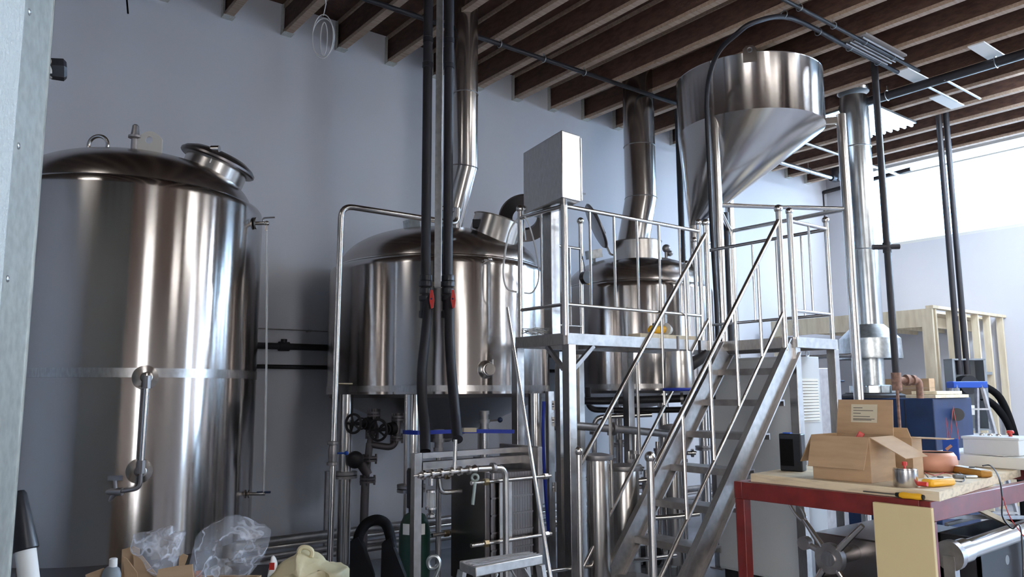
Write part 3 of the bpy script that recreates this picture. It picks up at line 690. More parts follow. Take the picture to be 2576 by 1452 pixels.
for i in range(4):
    an = i*PI/2+.4; o_ = V3((.03*math.cos(an), .03*math.sin(an), 0)); mb.tube([gb+o_, gl+o_], .003, 6)
sn = build('strainer', mb, 'tube_steel', t)
build('strainer_glass', MB().tube([gb+V3((0, 0, .012)), gl], .02, 16), 'clear_tube', sn)
c1_ = W(1143, 1186); build('riser', MB().tube([c1_, W(1146, 1106)], .013, 14).lathe([(.02, 0), (.02, .02)], c1_+V3((0, 0, .02)), n=16), 'tube_steel', t)
build('elbow_pipe', MB().pipe([W(1104, 1204, HY0+.2), W(1108, 1240, HY0+.2), W(1160, 1236, HY0+.2)], .016, .05), 'tube_steel', t)
t2 = thing('outlet_pipe', (3.1, yv, 0), 'upside-down J steel pipe running down the right half of the heat exchanger', 'pipe')
a = W(1200, 1180, yv-.02); b = W(1272, 1176, yv-.02); bx_ = V3((b.x, b.y, 0))
build('pipe', MB().pipe([a, b, bx_], .020, .07), 'tube_steel', t2)
m_ = a.lerp(b, .55); build('clamp', MB().tube([m_-(b-a).normalized()*.012, m_+(b-a).normalized()*.012], .034, 20).tube([m_-V3((0, 0, .02)), m_-V3((0, 0, .07))], .010, 8), 'dull_steel', t2)
p = W(1195, 1202, yv-.03); q = W(1189, 1270, yv-.03)
t3 = thing('spanner', q, 'pale green ring spanner hanging off the front tie bar of the heat exchanger', 'spanner')
build('handle', MB().tube([p-V3((0, 0, .03)), q], [.011, .011], 10).ring(p, .020, .008, axis=(_f.x, _f.y, 0), n=20), 'handle_green', t3)

# ------------------------------------------------------------------ valves and dark pipe run below the kettle
def flange(mb, p, ax, r, n=4):
    ax = V3(ax).normalized(); a, b = basis(ax)
    mb.tube([p-ax*.02, p-ax*.004], r, 20).tube([p+ax*.004, p+ax*.02], r, 20)
    for i in range(n):
        o_ = (a*math.cos(i*2*PI/n+.5)+b*math.sin(i*2*PI/n+.5))*r*.82; mb.tube([p+o_-ax*.04, p+o_+ax*.04], .009, 6)
def wheel(parent, c, ax, R, m='black_iron'):
    ax = V3(ax).normalized(); a, b = basis(ax); mb = MB().ring(c, R, .011, axis=ax, n=28)
    for i in range(5):
        d_ = a*math.cos(i*2*PI/5)+b*math.sin(i*2*PI/5); mb.tube([c, c+d_*R], .008, 6)
    mb.tube([c-ax*.02, c+ax*.02], .02, 10); return build('handwheel', mb, m, parent)
D_ = 6.6
def K(px, py, D=D_): return at(px, py, D=D)
base = K(915, 1330); base.z = 0
t = thing('steam_valve_station', base, 'dark steam pipe with flanges and black handwheels under the left side of the kettle', 'pipework')
top = K(941, 1030); mb = MB()
pts = [V3((K(912, 1340).x, K(912, 1340).y, .0)), K(919, 1210), K(930, 1115), K(940, 1070), K(942, 1028)]
mb.tube([pts[0], pts[1]], .034, 16).tube([pts[1], pts[2]], .030, 16).tube([pts[2], pts[3], pts[4]], .026, 16)
build('riser', mb, 'iron_pipe', t)
mb = MB()
for x, y, r_ in ((925, 1208, .066), (930, 1155, .062), (936, 1092, .055), (940, 1042, .055), (998, 1103, .055), (1001, 1052, .055)):
    mb = MB(); flange(mb, K(x, y), (0, 0, 1), r_); build('flange', mb, 'iron_pipe', t)
build('branch_pipe', MB().pipe([K(932, 1118), K(992, 1128), K(1000, 1080), K(1001, 1040)], .027, .10), 'iron_pipe', t)
for (x0, y0), (x1, y1), R in (((932, 1066), (889, 1066), .075), ((990, 1078), (951, 1082), .085)):
    a = K(x0, y0); b = K(x1, y1, D_-.12); v = build('bonnet', MB().tube([a, a.lerp(b, .3)], [.055, .05], 16).tube([a.lerp(b, .3), b], .016, 10).ring(a.lerp(b, .55), .045, .006, axis=(_f.x, _f.y, 0), n=20), 'black_iron', t)
    wheel(v, b, (b-a).normalized()+V3((_f.x, _f.y, 0))*-.5, R)
a = K(921, 1178); build('trap_body', MB().tube([K(910, 1165), K(926, 1195)], [.05, .036], 16).tube([K(905, 1155), K(890, 1155, 6.5)], [.02, .02], 10), 'iron_pipe', t)
p = K(893, 1157, 6.45); build('trap_knob', MB().ball(p, .07), 'black_iron', t)

def ball_valve(name, px, py, D, lab, pipe_to=None, up=None):
    p = at(px, py, D=D); t = thing(name, (p.x, p.y, 0), lab, 'valve')
    z1 = up if up else p.z+.15
    build('pipe', MB().tube([(p.x, p.y, 0), (p.x, p.y, z1)], .022, 14), 'tube_steel', t)
    mb = MB()
    for dz, r_ in ((-.07, .042), (0, .048), (.07, .042)): mb.lathe([(r_, -.014), (r_, .014)], (p.x, p.y, p.z+dz), n=20)
    mb.lathe([(.034, -.06), (.034, .06)], (p.x, p.y, p.z), n=20)
    v = build('valve_body', mb, 'dull_steel', t)
    q = p+side*.13+V3((0, 0, .01)); l = build('lever', MB().tube([p, q], .008, 8), 'dull_steel', v)
    return t, q, v
t, q, v = ball_valve('outlet_valve', 1218, 1060, 6.4, 'steel drain valve with a lever and ball knob right of the kettle cone', up=1.38)
build('lever_knob', MB().ball(q, .022), 'blue_paint', v)
t, q, v = ball_valve('outlet_valve', 1104, 1108, 6.2, 'steel drain valve right under the tip of the kettle cone', up=1.26)
# blue ratchet strap around the front leg
a = at(1014, 1087, D=5.55); b = at(1042, 1088, D=5.50); e = at(1296, 1086, D=5.75)
st = MB(); w_ = .028
pth = [at(1014, 1087, D=5.7), at(1020, 1088, D=5.55), at(1050, 1089, D=5.53), at(1160, 1085, D=5.65), at(1220, 1085, D=5.72), at(1294, 1086, D=5.80)]
for p, q in zip(pth, pth[1:]): st.beam(p, q, .006, w_, up=(0, 0, 1))
t = thing('ratchet_strap', pth[1], 'blue webbing strap stretched across from the kettle leg to the platform leg', 'strap')
build('webbing', st, 'blue_strap', t)
p = at(1180, 1082, D=5.62); build('ratchet', MB().cbox(p, (.09, .03, .03), (_r.x, _r.y, .0)), 'tan_label', t)

# ------------------------------------------------------------------ pipes on the long wall
for y0, y1, r_, m, lab in ((828, 833, .006, 'dull_steel', 'thin grey rod along the wall above the two black pipes'), (870, 875, .032, 'black_iron', 'black pipe with a coupling along the wall, upper of the two black pipes'), (922, 925, .021, 'black_iron', 'plain black pipe along the wall, lower of the two black pipes')):
    z = at(738, (y0+y1)/2, Y=YW-.09).z; t = thing('wall_pipe', (3, YW-.09, z), lab, 'pipe', None)
    build('pipe', MB().tube([(.4, YW-.09, z), (6.3, YW-.09, z)], r_, 14), m, t)
    if r_ > .03:
        c_ = at(714, 870, Y=YW-.09); build('coupling', MB().tube([(c_.x-.05, YW-.09, z), (c_.x+.05, YW-.09, z)], .045, 16).tube([(c_.x, YW-.09, z), (c_.x, YW-.09, z+.07)], .03, 12), m, t)
    mb = MB()
    for x in (1.2, 3.1, 4.6): mb.box((x-.01, YW-.09, z-.01), (x+.01, YW, z+.01))
    build('pipe_clip', mb, 'dull_steel', t)
YF = 6.98
for i, (y, r_) in enumerate(((1352, .038), (1368, .022), (1388, .022), (1404, .03))):
    z = at(760, y, Y=YF).z
    t = thing('floor_pipe', (3, YF-.05*i, z), ('thick uppermost', 'thin second', 'thin third', 'lowest')[i]+' steel pipe of the low rack along the wall', 'pipe', None)
    build('pipe', MB().tube([(.6, YF, z), (9.6, YF, z)], r_, 14), 'dull_steel' if i != 1 else 'tube_steel', t)
t = thing('pipe_rack', (3.1, YF, 0), 'upright channels carrying the low pipes along the wall', 'pipe rack')
for x in (1.9, 3.22, 5.2, 7.2, 9.2): build('upright', MB().beam((x, YF+.06, 0), (x, YF+.06, .62 if x != 3.22 else .95), .04, .04), 'dull_steel', t)
# ------------------------------------------------------------------ green gas cylinder
p = at(1043, 1330, D=5.40); p.z = 0
t = thing('gas_cylinder', (p.x, p.y, 0), 'dark green gas cylinder with white labels behind the heat exchanger column', 'gas cylinder')
zt2 = at(1043, 1315, D=5.40).z
build('body', MB().lathe([(.10, .0), (.105, .02), (.105, zt2-.06), (.095, zt2), (.07, zt2+.05), (.035, zt2+.07), (.03, zt2+.1)], (p.x, p.y, 0), n=32), 'green_paint', t)
build('valve_guard', MB().lathe([(.055, zt2+.10), (.058, zt2+.34), (.05, zt2+.36), (.02, zt2+.37)], (p.x, p.y, 0), n=28), 'black_plastic', t)
for px in (1022, 1060):
    q, n = onshell((p.x, p.y), .105, px, 1332); n = V3((n.x, n.y, 0)); s2 = n.cross(V3((0, 0, 1)))
    build('label', MB().prism([q+n*.001+s2*x+V3((0, 0, z_)) for x, z_ in ((-.025, -.035), (.025, -.035), (.025, .035), (-.025, .035))], n, .002), 'paper', t)
mb = MB()
for i in range(3):
    pts = [V3((p.x+.112*math.cos(a_), p.y+.112*math.sin(a_), .34+.03*math.sin(a_*2+i)+i*.015)) for a_ in [k*PI/8 for k in range(17)]]; mb.tube(pts, .003, 5)
solo('red_wire', mb, 'wire_red', 'thin red wire wrapped around the green gas cylinder', 'wire')
# ------------------------------------------------------------------ things under the platform and behind the stair
def vessel(name, px, D, r, y0, y1, lab, m='soft_steel', cat='filter housing'):
    p = at(px, y0, D=D); z1 = p.z; z0 = max(0, at(px, y1, D=D).z); t = thing(name, (p.x, p.y, 0), lab, cat)
    build('body', MB().lathe([(r*.9, z0), (r, z0+.02), (r, z1-.03), (r*.92, z1)], (p.x, p.y, 0), n=32), m, t)
    build('cap', MB().lathe([(r+.025, z1-.02), (r+.03, z1-.01), (r+.03, z1+.015), (r*.5, z1+.03)], (p.x, p.y, 0), n=32), 'dull_steel', t)
    mb = MB()
    for k in range(3):
        a = k*2*PI/3+.4; mb.tube([(p.x+r*.8*math.cos(a), p.y+r*.8*math.sin(a), 0), (p.x+r*.8*math.cos(a), p.y+r*.8*math.sin(a), z0+.03)], .012, 8)
    build('stand', mb, 'dull_steel', t); return t
vessel('filter_housing', 1503, 5.95, .085, 1150, 1500, 'tall steel filter cylinder right behind the first handrail')
vessel('filter_housing', 1568, 6.35, .12, 1176, 1500, 'wide steel filter cylinder with a flat cap under the platform')
vessel('filter_housing', 1690, 7.3, .07, 1075, 1420, 'slim steel filter cylinder seen between the stair treads')
def pipe_thing(name, pts, r, lab, m='tube_steel', bend=.09, fl=(), cat='pipe', legs=True):
    P = [at(x, y, D=D) for x, y, D in pts]; t = thing(name, (P[0].x, P[0].y, min(p.z for p in P)), lab, cat)
    if P[-1].z < .12: P[-1].z = 0
    build('pipe', MB().pipe(P, r, bend), m, t); mb = MB()
    for k in fl:
        i = int(k); f_ = k-i; c_ = P[i].lerp(P[i+1], f_); d_ = (P[i+1]-P[i]).normalized(); build('clamp', MB().tube([c_-d_*.014, c_+d_*.014], r+.022, 18), 'dull_steel', t)
    return t
Dp = 7.4
pipe_thing('process_pipe', [(1385, 1066, 6.3), (1480, 1074, 6.5), (1600, 1084, 6.8), (1720, 1096, 7.1)], .033, 'long pipe crossing behind the platform column at mid height', 'dull_steel', fl=(0.2, 1.5))
pipe_thing('process_pipe', [(1440, 1008, Dp), (1520, 1009, Dp), (1680, 1004, Dp), (1800, 1000, Dp)], .036, 'uppermost dark horizontal pipe under the smaller vessel', 'black_iron', fl=(1.2, 2.3))
pipe_thing('process_pipe', [(1479, 975, Dp+.13), (1480, 1031, Dp+.13), (1600, 1033, Dp+.13), (1760, 1030, Dp+.13)], .028, 'dark pipe that drops from the smaller vessel and turns right', 'black_iron', fl=(1.5,))
pipe_thing('process_pipe', [(1496, 1450, Dp), (1495, 1050, Dp), (1640, 1043, Dp)], .024, 'steel pipe with a rounded elbow rising under the smaller vessel', fl=(.5, .9))
pipe_thing('process_pipe', [(1538, 1040, Dp), (1541, 1300, Dp), (1545, 1452, Dp)], .020, 'upright steel pipe with clamps, left of the stair balusters', fl=(.2, .45, .8))
pipe_thing('process_pipe', [(1598, 1090, 6.9), (1600, 1250, 6.9), (1604, 1452, 6.9)], .030, 'upright steel pipe in front of the stair middle', fl=(.3, .62))
pipe_thing('process_pipe', [(1375, 1200, 6.6), (1425, 1200, 6.6), (1560, 1214, 6.6), (1640, 1206, 6.6)], .020, 'thin shiny horizontal pipe with clamps left of the stair', fl=(.4, 1.3, 1.6, 2.4))
pipe_thing('process_pipe', [(1380, 1322, 7.0), (1500, 1312, 7.0), (1700, 1300, 7.0), (1760, 1292, 7.0)], .022, 'low shiny horizontal pipe passing behind the staircase', fl=(.5, 2.5))
pipe_thing('process_pipe', [(1366, 1440, 5.6), (1520, 1420, 6.0), (1700, 1398, 6.4)], .016, 'thin tube close to the floor under the stair', fl=())
pipe_thing('process_pipe', [(1560, 1050, 7.9), (1562, 1200, 7.9), (1566, 1452, 7.9)], .024, 'rearmost upright pipe under the smaller vessel', 'dull_steel', fl=(.4,))
# transmitter post and steel channel left of the platform column
p = at(1390, 1200, D=6.1)
t = thing('pipe_support', (p.x, p.y, 0), 'pale square steel upright with blue hose just left of the platform column', 'support post')
zt3 = at(1378, 985, D=6.1).z
build('upright', MB().beam((p.x-.02, p.y, 0), (p.x-.02, p.y, zt3), .035, .06), 'brushed', t)
build('blue_hose', MB().tube(smooth([at(1368, 1010, D=6.05), at(1366, 1100, D=6.05), at(1372, 1230, D=6.05), at(1380, 1340, D=6.05)]), .013, 10), 'blue_strap', t)
for y in (1020, 1060, 1225):
    q = at(1400, y, D=6.1); mb = MB().tube([q-side*.04, q+side*.06], .022, 14).tube([q-V3((0, 0, .035)), q+V3((0, 0, .035))], .03, 12).tube([q+side*.02, q+side*.02-V3((0, 0, .06))], .012, 8)
    build('fitting', mb, 'tube_steel', t)
for px, D, lab in ((1412, 6.0, 'second upright square post behind the platform column'), (1462, 6.5, 'square steel upright right of the platform column')):
    p = at(px, 1200, D=D); solo('support_post', MB().beam((p.x, p.y, 0), (p.x, p.y, 2.0), .055, .055), 'brushed', lab, 'post')
# pumps
def pump(px, py, D, lab, m='dull_steel'):
    p = at(px, py, D=D); p.z = 0; t = thing('pump', p, lab, 'pump'); c_ = p+V3((0, 0, .17)); ax = V3((_r.x, _r.y, 0))
    build('motor', MB().tube([c_-ax*.22, c_-ax*.2, c_+ax*.02, c_+ax*.04], [.07, .09, .09, .07], 20), m, t)
    build('volute', MB().tube([c_+ax*.05, c_+ax*.12], .10, 24).tube([c_+ax*.12, c_+ax*.2], .03, 14).tube([c_+ax*.085, c_+ax*.085+V3((0, 0, .17))], .025, 12), 'tube_steel', t)
    build('foot_plate', MB().cbox(p+V3((0, 0, .04)), (.36, .16, .075), ax, (_f.x, _f.y, 0)), 'grey_paint', t)
pump(1560, 1380, 7.3, 'steel pump on the floor under the platform')
pump(1650, 1360, 7.6, 'dark pump with shiny volute seen under the stair', 'black_iron')
solo('motor_housing', MB().cbox(at(1578, 1288, D=7.6), (.14, .14, .32), (_r.x, _r.y, 0)).cbox(at(1578, 1400, D=7.6)*1., (.05, .05, .5), (_r.x, _r.y, 0)), 'red_paint', 'dark red motor housing among the pipes left of the stair', 'housing')
# cluster of valves under the third vessel
for i, (px, py, D, lab) in enumerate(((1583, 1180, 6.9, 'shiny valve cluster beside the stair baluster'), (1625, 1225, 7.2, 'steel valve under the lower handrail'), (1718, 1140, 7.7, 'valve seen through the middle stair treads'), (1655, 1150, 7.9, 'small valve left of the near newel post'))):
    t, q, v = ball_valve('process_valve', px, py, D, lab)
    p = at(px, py, D=D); build('tee', MB().tube([p-side*.12, p+side*.12], .02, 12).tube([p-side*.10, p-side*.08], .04, 16).tube([p+side*.08, p+side*.10], .04, 16), 'tube_steel', t)
# pump motor with blue strap and a black sling under the deck
p = at(1708, 935, D=6.15)
t = thing('steel_pail', (p.x, p.y, 1.45), 'shiny steel pail with a blue rim slung under the platform', 'pail')
zz0 = at(1708, 980, D=6.15).z; zz1 = at(1708, 885, D=6.15).z
build('pail_body', MB().lathe([(.115, zz0), (.12, zz0+.01), (.105, zz1)], (p.x, p.y, 0), n=32), 'soft_steel', t)
build('rim', MB().ring((p.x, p.y, zz0), .12, .012, n=32), 'blue_strap', t)
build('hanger', MB().tube([(p.x, p.y, zz1-.01), (p.x, p.y, ZD-.012)], .012, 8), 'dull_steel', t)
p = at(1730, 912, D=6.4); solo('cable_bundle', MB().tube([p-side*.16-V3((0, 0, .03)), p-side*.1, p+side*.02-V3((0, 0, .02)), p+side*.12+V3((0, 0, .04)), p+side*.16+V3((0, 0, .09))], [.03, .05, .055, .045, .02], 12).tube([p+side*.1, p+side*.1+V3((0, 0, 2.10-p.z))], .012, 8), 'black_iron', 'black bundle of cable hanging under the platform right of the pail', 'cable bundle')

# ------------------------------------------------------------------ electrical cabinets
CX0, CX1, CY0, CY1, CZ = 6.02, 6.42, 3.80, 4.66, 1.99
t = thing('electrical_cabinet', (CX0, CY0, 0), 'tall pale grey electrical cabinet with a louvre under the stair landing', 'cabinet')
build('body', MB().box((CX0, CY0, .08), (CX1, CY1, CZ)), 'cabinet', t, bevel=.006)
build('plinth', MB().box((CX0+.03, CY0+.03, 0), (CX1-.03, CY1-.03, .08)), 'black_iron', t)
build('door', MB().box((CX0-.018, CY0+.01, .1), (CX0-.002, CY1-.01, CZ-.02)), 'cabinet', t, bevel=.004)
lv = MB().box((CX0+.05, CY0-.010, 1.42), (CX1-.04, CY0-.001, 1.80))
for k in range(14): lv.cbox((CX0+.205, CY0-.013, 1.44+k*.026), (.26, .012, .012), (1, 0, 0), (0, 1, -.6))
build('louvre', lv, 'offwhite', t)
build('lifting_eye', MB().ring((CX1-.08, CY0+.06, CZ+.03), .025, .006, axis=(0, 1, 0), n=20), 'galvanized', t)
t = thing('junction_cabinet', (6.55, 3.95, 0), 'narrow grey steel enclosure standing right behind the electrical cabinet', 'cabinet')
build('body', MB().box((6.55, 3.98, 0), (7.0, 4.5, 1.9)), 'brushed', t, bevel=.005)
build('rivet_strip', MB().box((6.60, 3.965, .05), (6.625, 3.979, 1.85)), 'grey_paint', t)

# ------------------------------------------------------------------ boiler, its flue, pipes
BX0, BX1, BY0, BY1, BZ = 8.70, 9.65, 3.85, 5.45, 1.60
t = thing('boiler', (BX0, BY0, 0), 'dark blue boiler casing under the galvanized flue', 'boiler')
bd = build('casing', MB().box((BX0, BY0, .06), (BX1, BY1, BZ)), 'blue_paint', t, bevel=.01)
build('panel_seam', MB().box((BX0-.006, BY0+.30, .08), (BX0, BY0+.31, BZ-.02)), 'black_iron', bd)
build('gauge', MB().tube([at(2408, 1043, Y=BY0), at(2408, 1043, Y=BY0-.05)], .07, 24), 'black_plastic', t)
build('base', MB().box((BX0+.05, BY0+.05, 0), (BX1-.05, BY1-.05, .06)), 'black_iron', t)
FL = at(2172, 630, D=10.1); FL.z = 0
cp = build('flue_collar', MB().lathe([(.36, BZ), (.36, BZ+.03), (.30, BZ+.05), (.30, BZ+.06)], FL, n=40), 'black_iron', t)
mb = MB()
for k in range(12):
    a = k*PI/6; c_ = FL+V3((.24*math.cos(a), .24*math.sin(a), BZ+.10)); mb.cbox(c_, (.02, .10, .08), (math.cos(a), math.sin(a), 0), (-math.sin(a), math.cos(a), 0))
build('draft_hood', mb.lathe([(.24, BZ+.05), (.24, BZ+.13), (.19, BZ+.15)], FL, n=12), 'galvanized', t)
p = at(2128, 1010, D=9.9)
wv = build('feed_valve', MB().tube([(9.0, 5.15, BZ), (9.0, 5.15, BZ+.18)], .03, 14).lathe([(.055, 0), (.055, .02)], (9.0, 5.15, BZ), n=16), 'blue_paint', t)
wheel(wv, V3((9.0, 5.15, BZ+.2)), (0, 0, 1), .12, 'blue_paint')
# chain and key tag
q = at(2385, 1110, Y=BY0-.03)
mb = MB().tube([q+V3((0, 0, .25)), q+V3((-.03, 0, -.05))], .003, 6).tube([q+V3((0, 0, .25)), q+V3((.05, 0, -.06))], .003, 6)
t2 = thing('red_cord', q, 'thin red cord hanging on the front face of the blue boiler', 'cord')
build('cord', mb, 'wire_red', t2)
tg = at(2395, 1128, D=5.6)
t = thing('boiler_flue', (FL.x, FL.y, BZ), 'galvanized flue with a flared skirt above the blue boiler', 'flue')
zs = [at(2180, y, D=10.1).z for y in (965, 900, 860, 818, 630, 370)]
build('lower_pipe', MB().tube([(FL.x, FL.y, BZ+.12), (FL.x, FL.y, zs[1]+.05)], .14, 36), 'galvanized', t)
build('skirt', MB().lathe([(.345, zs[1]-.02), (.35, zs[1]), (.34, zs[2]+.03), (.168, zs[3]), (.166, zs[3]-.02)], FL, n=48, cap=False), 'galvanized', t)
up = build('upper_pipe', MB().tube([(FL.x, FL.y, zs[3]-.03), (FL.x, FL.y, 5.28)], .163, 44), 'galv_smooth', t)
mb = MB()
for z in (zs[4], zs[5]): mb.ring((FL.x, FL.y, z), .165, .007, n=44, m=6)
build('seam', mb, 'galvanized', up)
zc_ = at(2148, 226, D=10.1).z
build('ceiling_collar', MB().lathe([(.185, zc_-.04), (.195, zc_), (.185, zc_+.02), (.18, ZC-.01)], FL, n=44), 'flue_steel', t)
# gas drop with tee
g0 = at(2230, 600, D=9.25)
t = thing('gas_pipe', (g0.x, g0.y, 1.6), 'single black gas pipe dropping from the ceiling beside the flue', 'pipe')
zt4 = at(2230, 622, D=9.25).z; ze = at(2262, 945, D=9.3).z
build('pipe', MB().tube([(g0.x, g0.y, ze), (g0.x, g0.y, ZC-.01)], .036, 16), 'black_iron', t)
build('tee', MB().tube([V3((g0.x, g0.y, zt4))-side*.16, V3((g0.x, g0.y, zt4))+side*.12-V3((_f.x, _f.y, 0))*.03], .028, 14).tube([V3((g0.x, g0.y, zt4+.05)), V3((g0.x, g0.y, zt4-.06))], .045, 16), 'black_iron', t)
v0 = V3((g0.x, g0.y, ze)); v1 = v0+V3((.25, -.12, 0)); 
gv = build('gas_valve', MB().tube([v0+V3((0, 0, .03)), v0-V3((0, 0, .16))], .05, 16).pipe([v0-V3((0, 0, .05)), v1-V3((0, 0, .05)), v1-V3((0, 0, max(.1, ze-BZ)))], .035, .05).tube([v0+(v1-v0)*.4-V3((0, 0, .05)), v0+(v1-v0)*.55-V3((0, 0, .05))], .06, 16).tube([v0+(v1-v0)*.7-V3((0, 0, .05)), v0+(v1-v0)*.8-V3((0, 0, .05))], .055, 16), 'rust', t)
build('drip_leg', MB().tube([v0-V3((0, 0, .16)), V3((v0.x, v0.y, .9))], .016, 10), 'rust', t)
# pair of conduits to the meter box
h0 = at(2392, 560, D=11.5)
for i, o_ in enumerate((-.05, .05)):
    b0 = V3((h0.x, h0.y, 0))+side*o_; P = [V3((b0.x, b0.y, ZC-.01)), V3((b0.x, b0.y, 2.6)), V3((b0.x+.01, b0.y, 1.88))]
    solo('conduit', MB().tube(P, .036, 14), 'black_iron', ('left', 'right')[i]+' of the two black conduits dropping to the meter box', 'conduit', 'paired black conduits')
mbx = at(2430, 960, D=11.6)
t = thing('meter_box', (mbx.x, mbx.y, 1.3), 'open grey steel meter box below the two black conduits', 'meter box')
A_ = V3((_r.x, _r.y, 0)).normalized(); B_ = V3((_f.x, _f.y, 0)).normalized()
zA, zB = at(2430, 1080, D=11.6).z, at(2430, 905, D=11.6).z
cx = V3((mbx.x, mbx.y, (zA+zB)/2))
mb = MB().cbox(cx+B_*.1, (.40, .02, zB-zA), A_, B_).cbox(cx-A_*.2, (.03, .2, zB-zA), A_, B_).cbox(cx+A_*.2, (.03, .2, zB-zA), A_, B_).cbox(cx+V3((0, 0, (zB-zA)/2)), (.43, .2, .02), A_, B_).cbox(cx-V3((0, 0, (zB-zA)/2)), (.43, .2, .02), A_, B_)
build('box', mb, 'grey_paint', t)
build('meter', MB().tube([cx+V3((0, 0, .12))-B_*.08, cx+V3((0, 0, .12))+B_*.09], .12, 24), 'black_plastic', t)
build('socket', MB().cbox(cx-V3((0, 0, .2))-B_*.03, (.1, .08, .12), A_, B_), 'offwhite', t)
for i in range(2):
    P = [cx+A_*.2+V3((0, 0, .12-i*.16)), cx+A_*(.42-.04*i)+V3((0, 0, -.05-i*.14)), cx+A_*(.56-.03*i)+V3((0, 0, -.5)), cx+A_*.60+V3((0, 0, -1.0-.2*i)), V3((cx.x+A_.x*.6, cx.y+A_.y*.6, .0))]
    solo('black_hose', MB().tube(smooth(P), .045, 12), 'rubber', ('upper', 'lower')[i]+' thick black cable curving down from the right side of the meter box', 'cable')
# ladder with blue top
lt = at(2432, 968, D=10.95); t = thing('stepladder', (lt.x, lt.y, 0), 'fibreglass stepladder with a blue top cap beside the boiler', 'ladder')
build('top_cap', MB().cbox(lt, (.42, .16, .08), A_, B_), 'blue_plastic', t, bevel=.01)
for sx in (-1, 1):
    for sy, dx in ((-1, .10), (1, .10)):
        top_ = lt+A_*sx*.15+B_*sy*.05; bot_ = V3((lt.x, lt.y, 0))+A_*sx*(.26)+B_*sy*.42
        build('rail', MB().beam(top_, bot_, .03, .06), 'aluminium', t)
for k in range(1, 6):
    f_ = k/6; c_ = lt.lerp(V3((lt.x, lt.y, 0)), f_)-B_*(.05+.37*f_); w_ = .15+.11*f_; build('step', MB().cbox(c_, (2*w_, .07, .02), A_, B_), 'aluminium', t)
# boards and brown sacks on the boiler
for i, (x0, x1, z_) in enumerate(((BX0+.02, BX1-.1, 0), (BX0+.1, BX1-.22, .04))):
    solo('wood_board', MB().box((x0, BY0-.02+i*.02, BZ+z_+.001), (x1, BY0+.30-i*.03, BZ+z_+.036)), 'pine', ('lower, longer', 'upper, shorter')[i]+' pine offcut stacked on the corner of the boiler', 'board', bevel=.003)
q = at(2290, 955, D=10.9)
for i in range(2):
    solo('panel_box', MB().cbox((BX1-.09, 4.62, BZ+.056+(.112 if i else 0)), (.14, .78, .11), (1, 0, 0), (0, 1, 0)), 'cardboard', ('lower', 'upper')[i]+' of two long brown cartons stacked at the back of the boiler', 'carton')

# ------------------------------------------------------------------ wood stud frame
FX, FY, FZ = 10.60, 4.62, 2.76
t = thing('stud_frame', (FX, FY, 0), 'unfinished pine stud wall framing against the far wall', 'wall framing')
build('header', MB().box((FX, FY+.141, FZ-.24), (FX+.04, YW-.3, FZ-.001)), 'pine', t)
build('top_plate', MB().box((FX, FY-.02, FZ), (XR-.002, FY+.08, FZ+.038)), 'pine', t)
for x in (FX+.10, FX+.62, FX+1.02, FX+1.42, FX+1.82, FX+2.30):
    build('stud', MB().box((x, FY, 0), (x+.04, FY+.09, FZ-.001)), 'pine', t)
build('corner_stud', MB().box((FX, FY+.0, 0), (FX+.04, FY+.14, FZ-.001)), 'pine', t)
build('stud', MB().box((FX+.042, YW-.42, 0), (FX+.12, YW-.3, FZ-.002)), 'pine', t)
build('shelf_panel', MB().box((FX+.3, FY+.2, FZ-.02), (XR-.01, YW-.35, FZ+.01)), 'plywood', t)
for k in range(5): build('ceiling_joist', MB().box((FX+.04, FY+.45+k*.42, FZ-.18), (XR-.01, FY+.49+k*.42, FZ-.025)), 'pine', t)
build('nailer', MB().box((FX+1.46, FY+.02, 1.9), (FX+1.85, FY+.06, 1.94)), 'grey_paint', t)

# ------------------------------------------------------------------ ceiling services
def czp(px, py, z): return at(px, py, Z=z)
zS = ZJ-.06
def hangers(t, xs, y, z, r, axis='x'):
    for x in xs:
        c_ = V3((x, y, z)) if axis == 'x' else V3((y, x, z))
        h = MB().ring(c_, r+.012, .005, axis=(1, 0, 0) if axis == 'x' else (0, 1, 0), n=20, m=6).tube([c_+V3((0, 0, r+.01)), (c_.x, c_.y, ZJ+.03)], .005, 6)
        build('hanger', h, 'galvanized', t)
jx = [2.18+.597*k for k in range(-3, 18)]
a = czp(1200, 92, zS); t = thing('sprinkler_pipe', (4, a.y, zS), 'thin black pipe under the joists behind the flues of the two kettles', 'pipe')
build('pipe', MB().tube([(-2, a.y, zS), (9.9, a.y, zS)], .024, 12), 'black_iron', t)
hangers(t, [jx[7], jx[8], jx[9]], a.y, zS, .024)
b = czp(2310, 180, zS); yb_ = (b.y+czp(1990, 5, zS).y)/2
t = thing('sprinkler_pipe', (8, yb_, zS), 'right of two parallel black pipes crossing above the hopper', 'pipe')
build('pipe', MB().tube([(1.0, yb_, zS), (8.75, yb_, zS)], .020, 12), 'black_iron', t)
hangers(t, jx[9:14], yb_, zS, .02)
ycc = czp(2265, 185, zS).y; xa = czp(1945, 38, zS).x
t = thing('hose_run', (xa, ycc, zS), 'black hose running under the ceiling and curving down along the hopper leg', 'hose')
P = [V3((8.6, ycc, zS)), V3((xa+1.2, ycc, zS)), V3((xa+.2, ycc, zS)), at(1900, 55, D=7.2), at(1850, 88, D=7.2), at(1808, 130, D=7.4), at(1785, 190, D=7.75), at(1778, 260, D=7.95), at(1783, 400, D=8.1), at(1790, 560, D=8.2), at(1802, 760, D=8.2), at(1806, 880, D=8.2)]
build('hose', MB().tube(smooth(P, 5), .024, 12), 'black_foam', t)
hangers(t, jx[9:14], ycc, zS, .024)
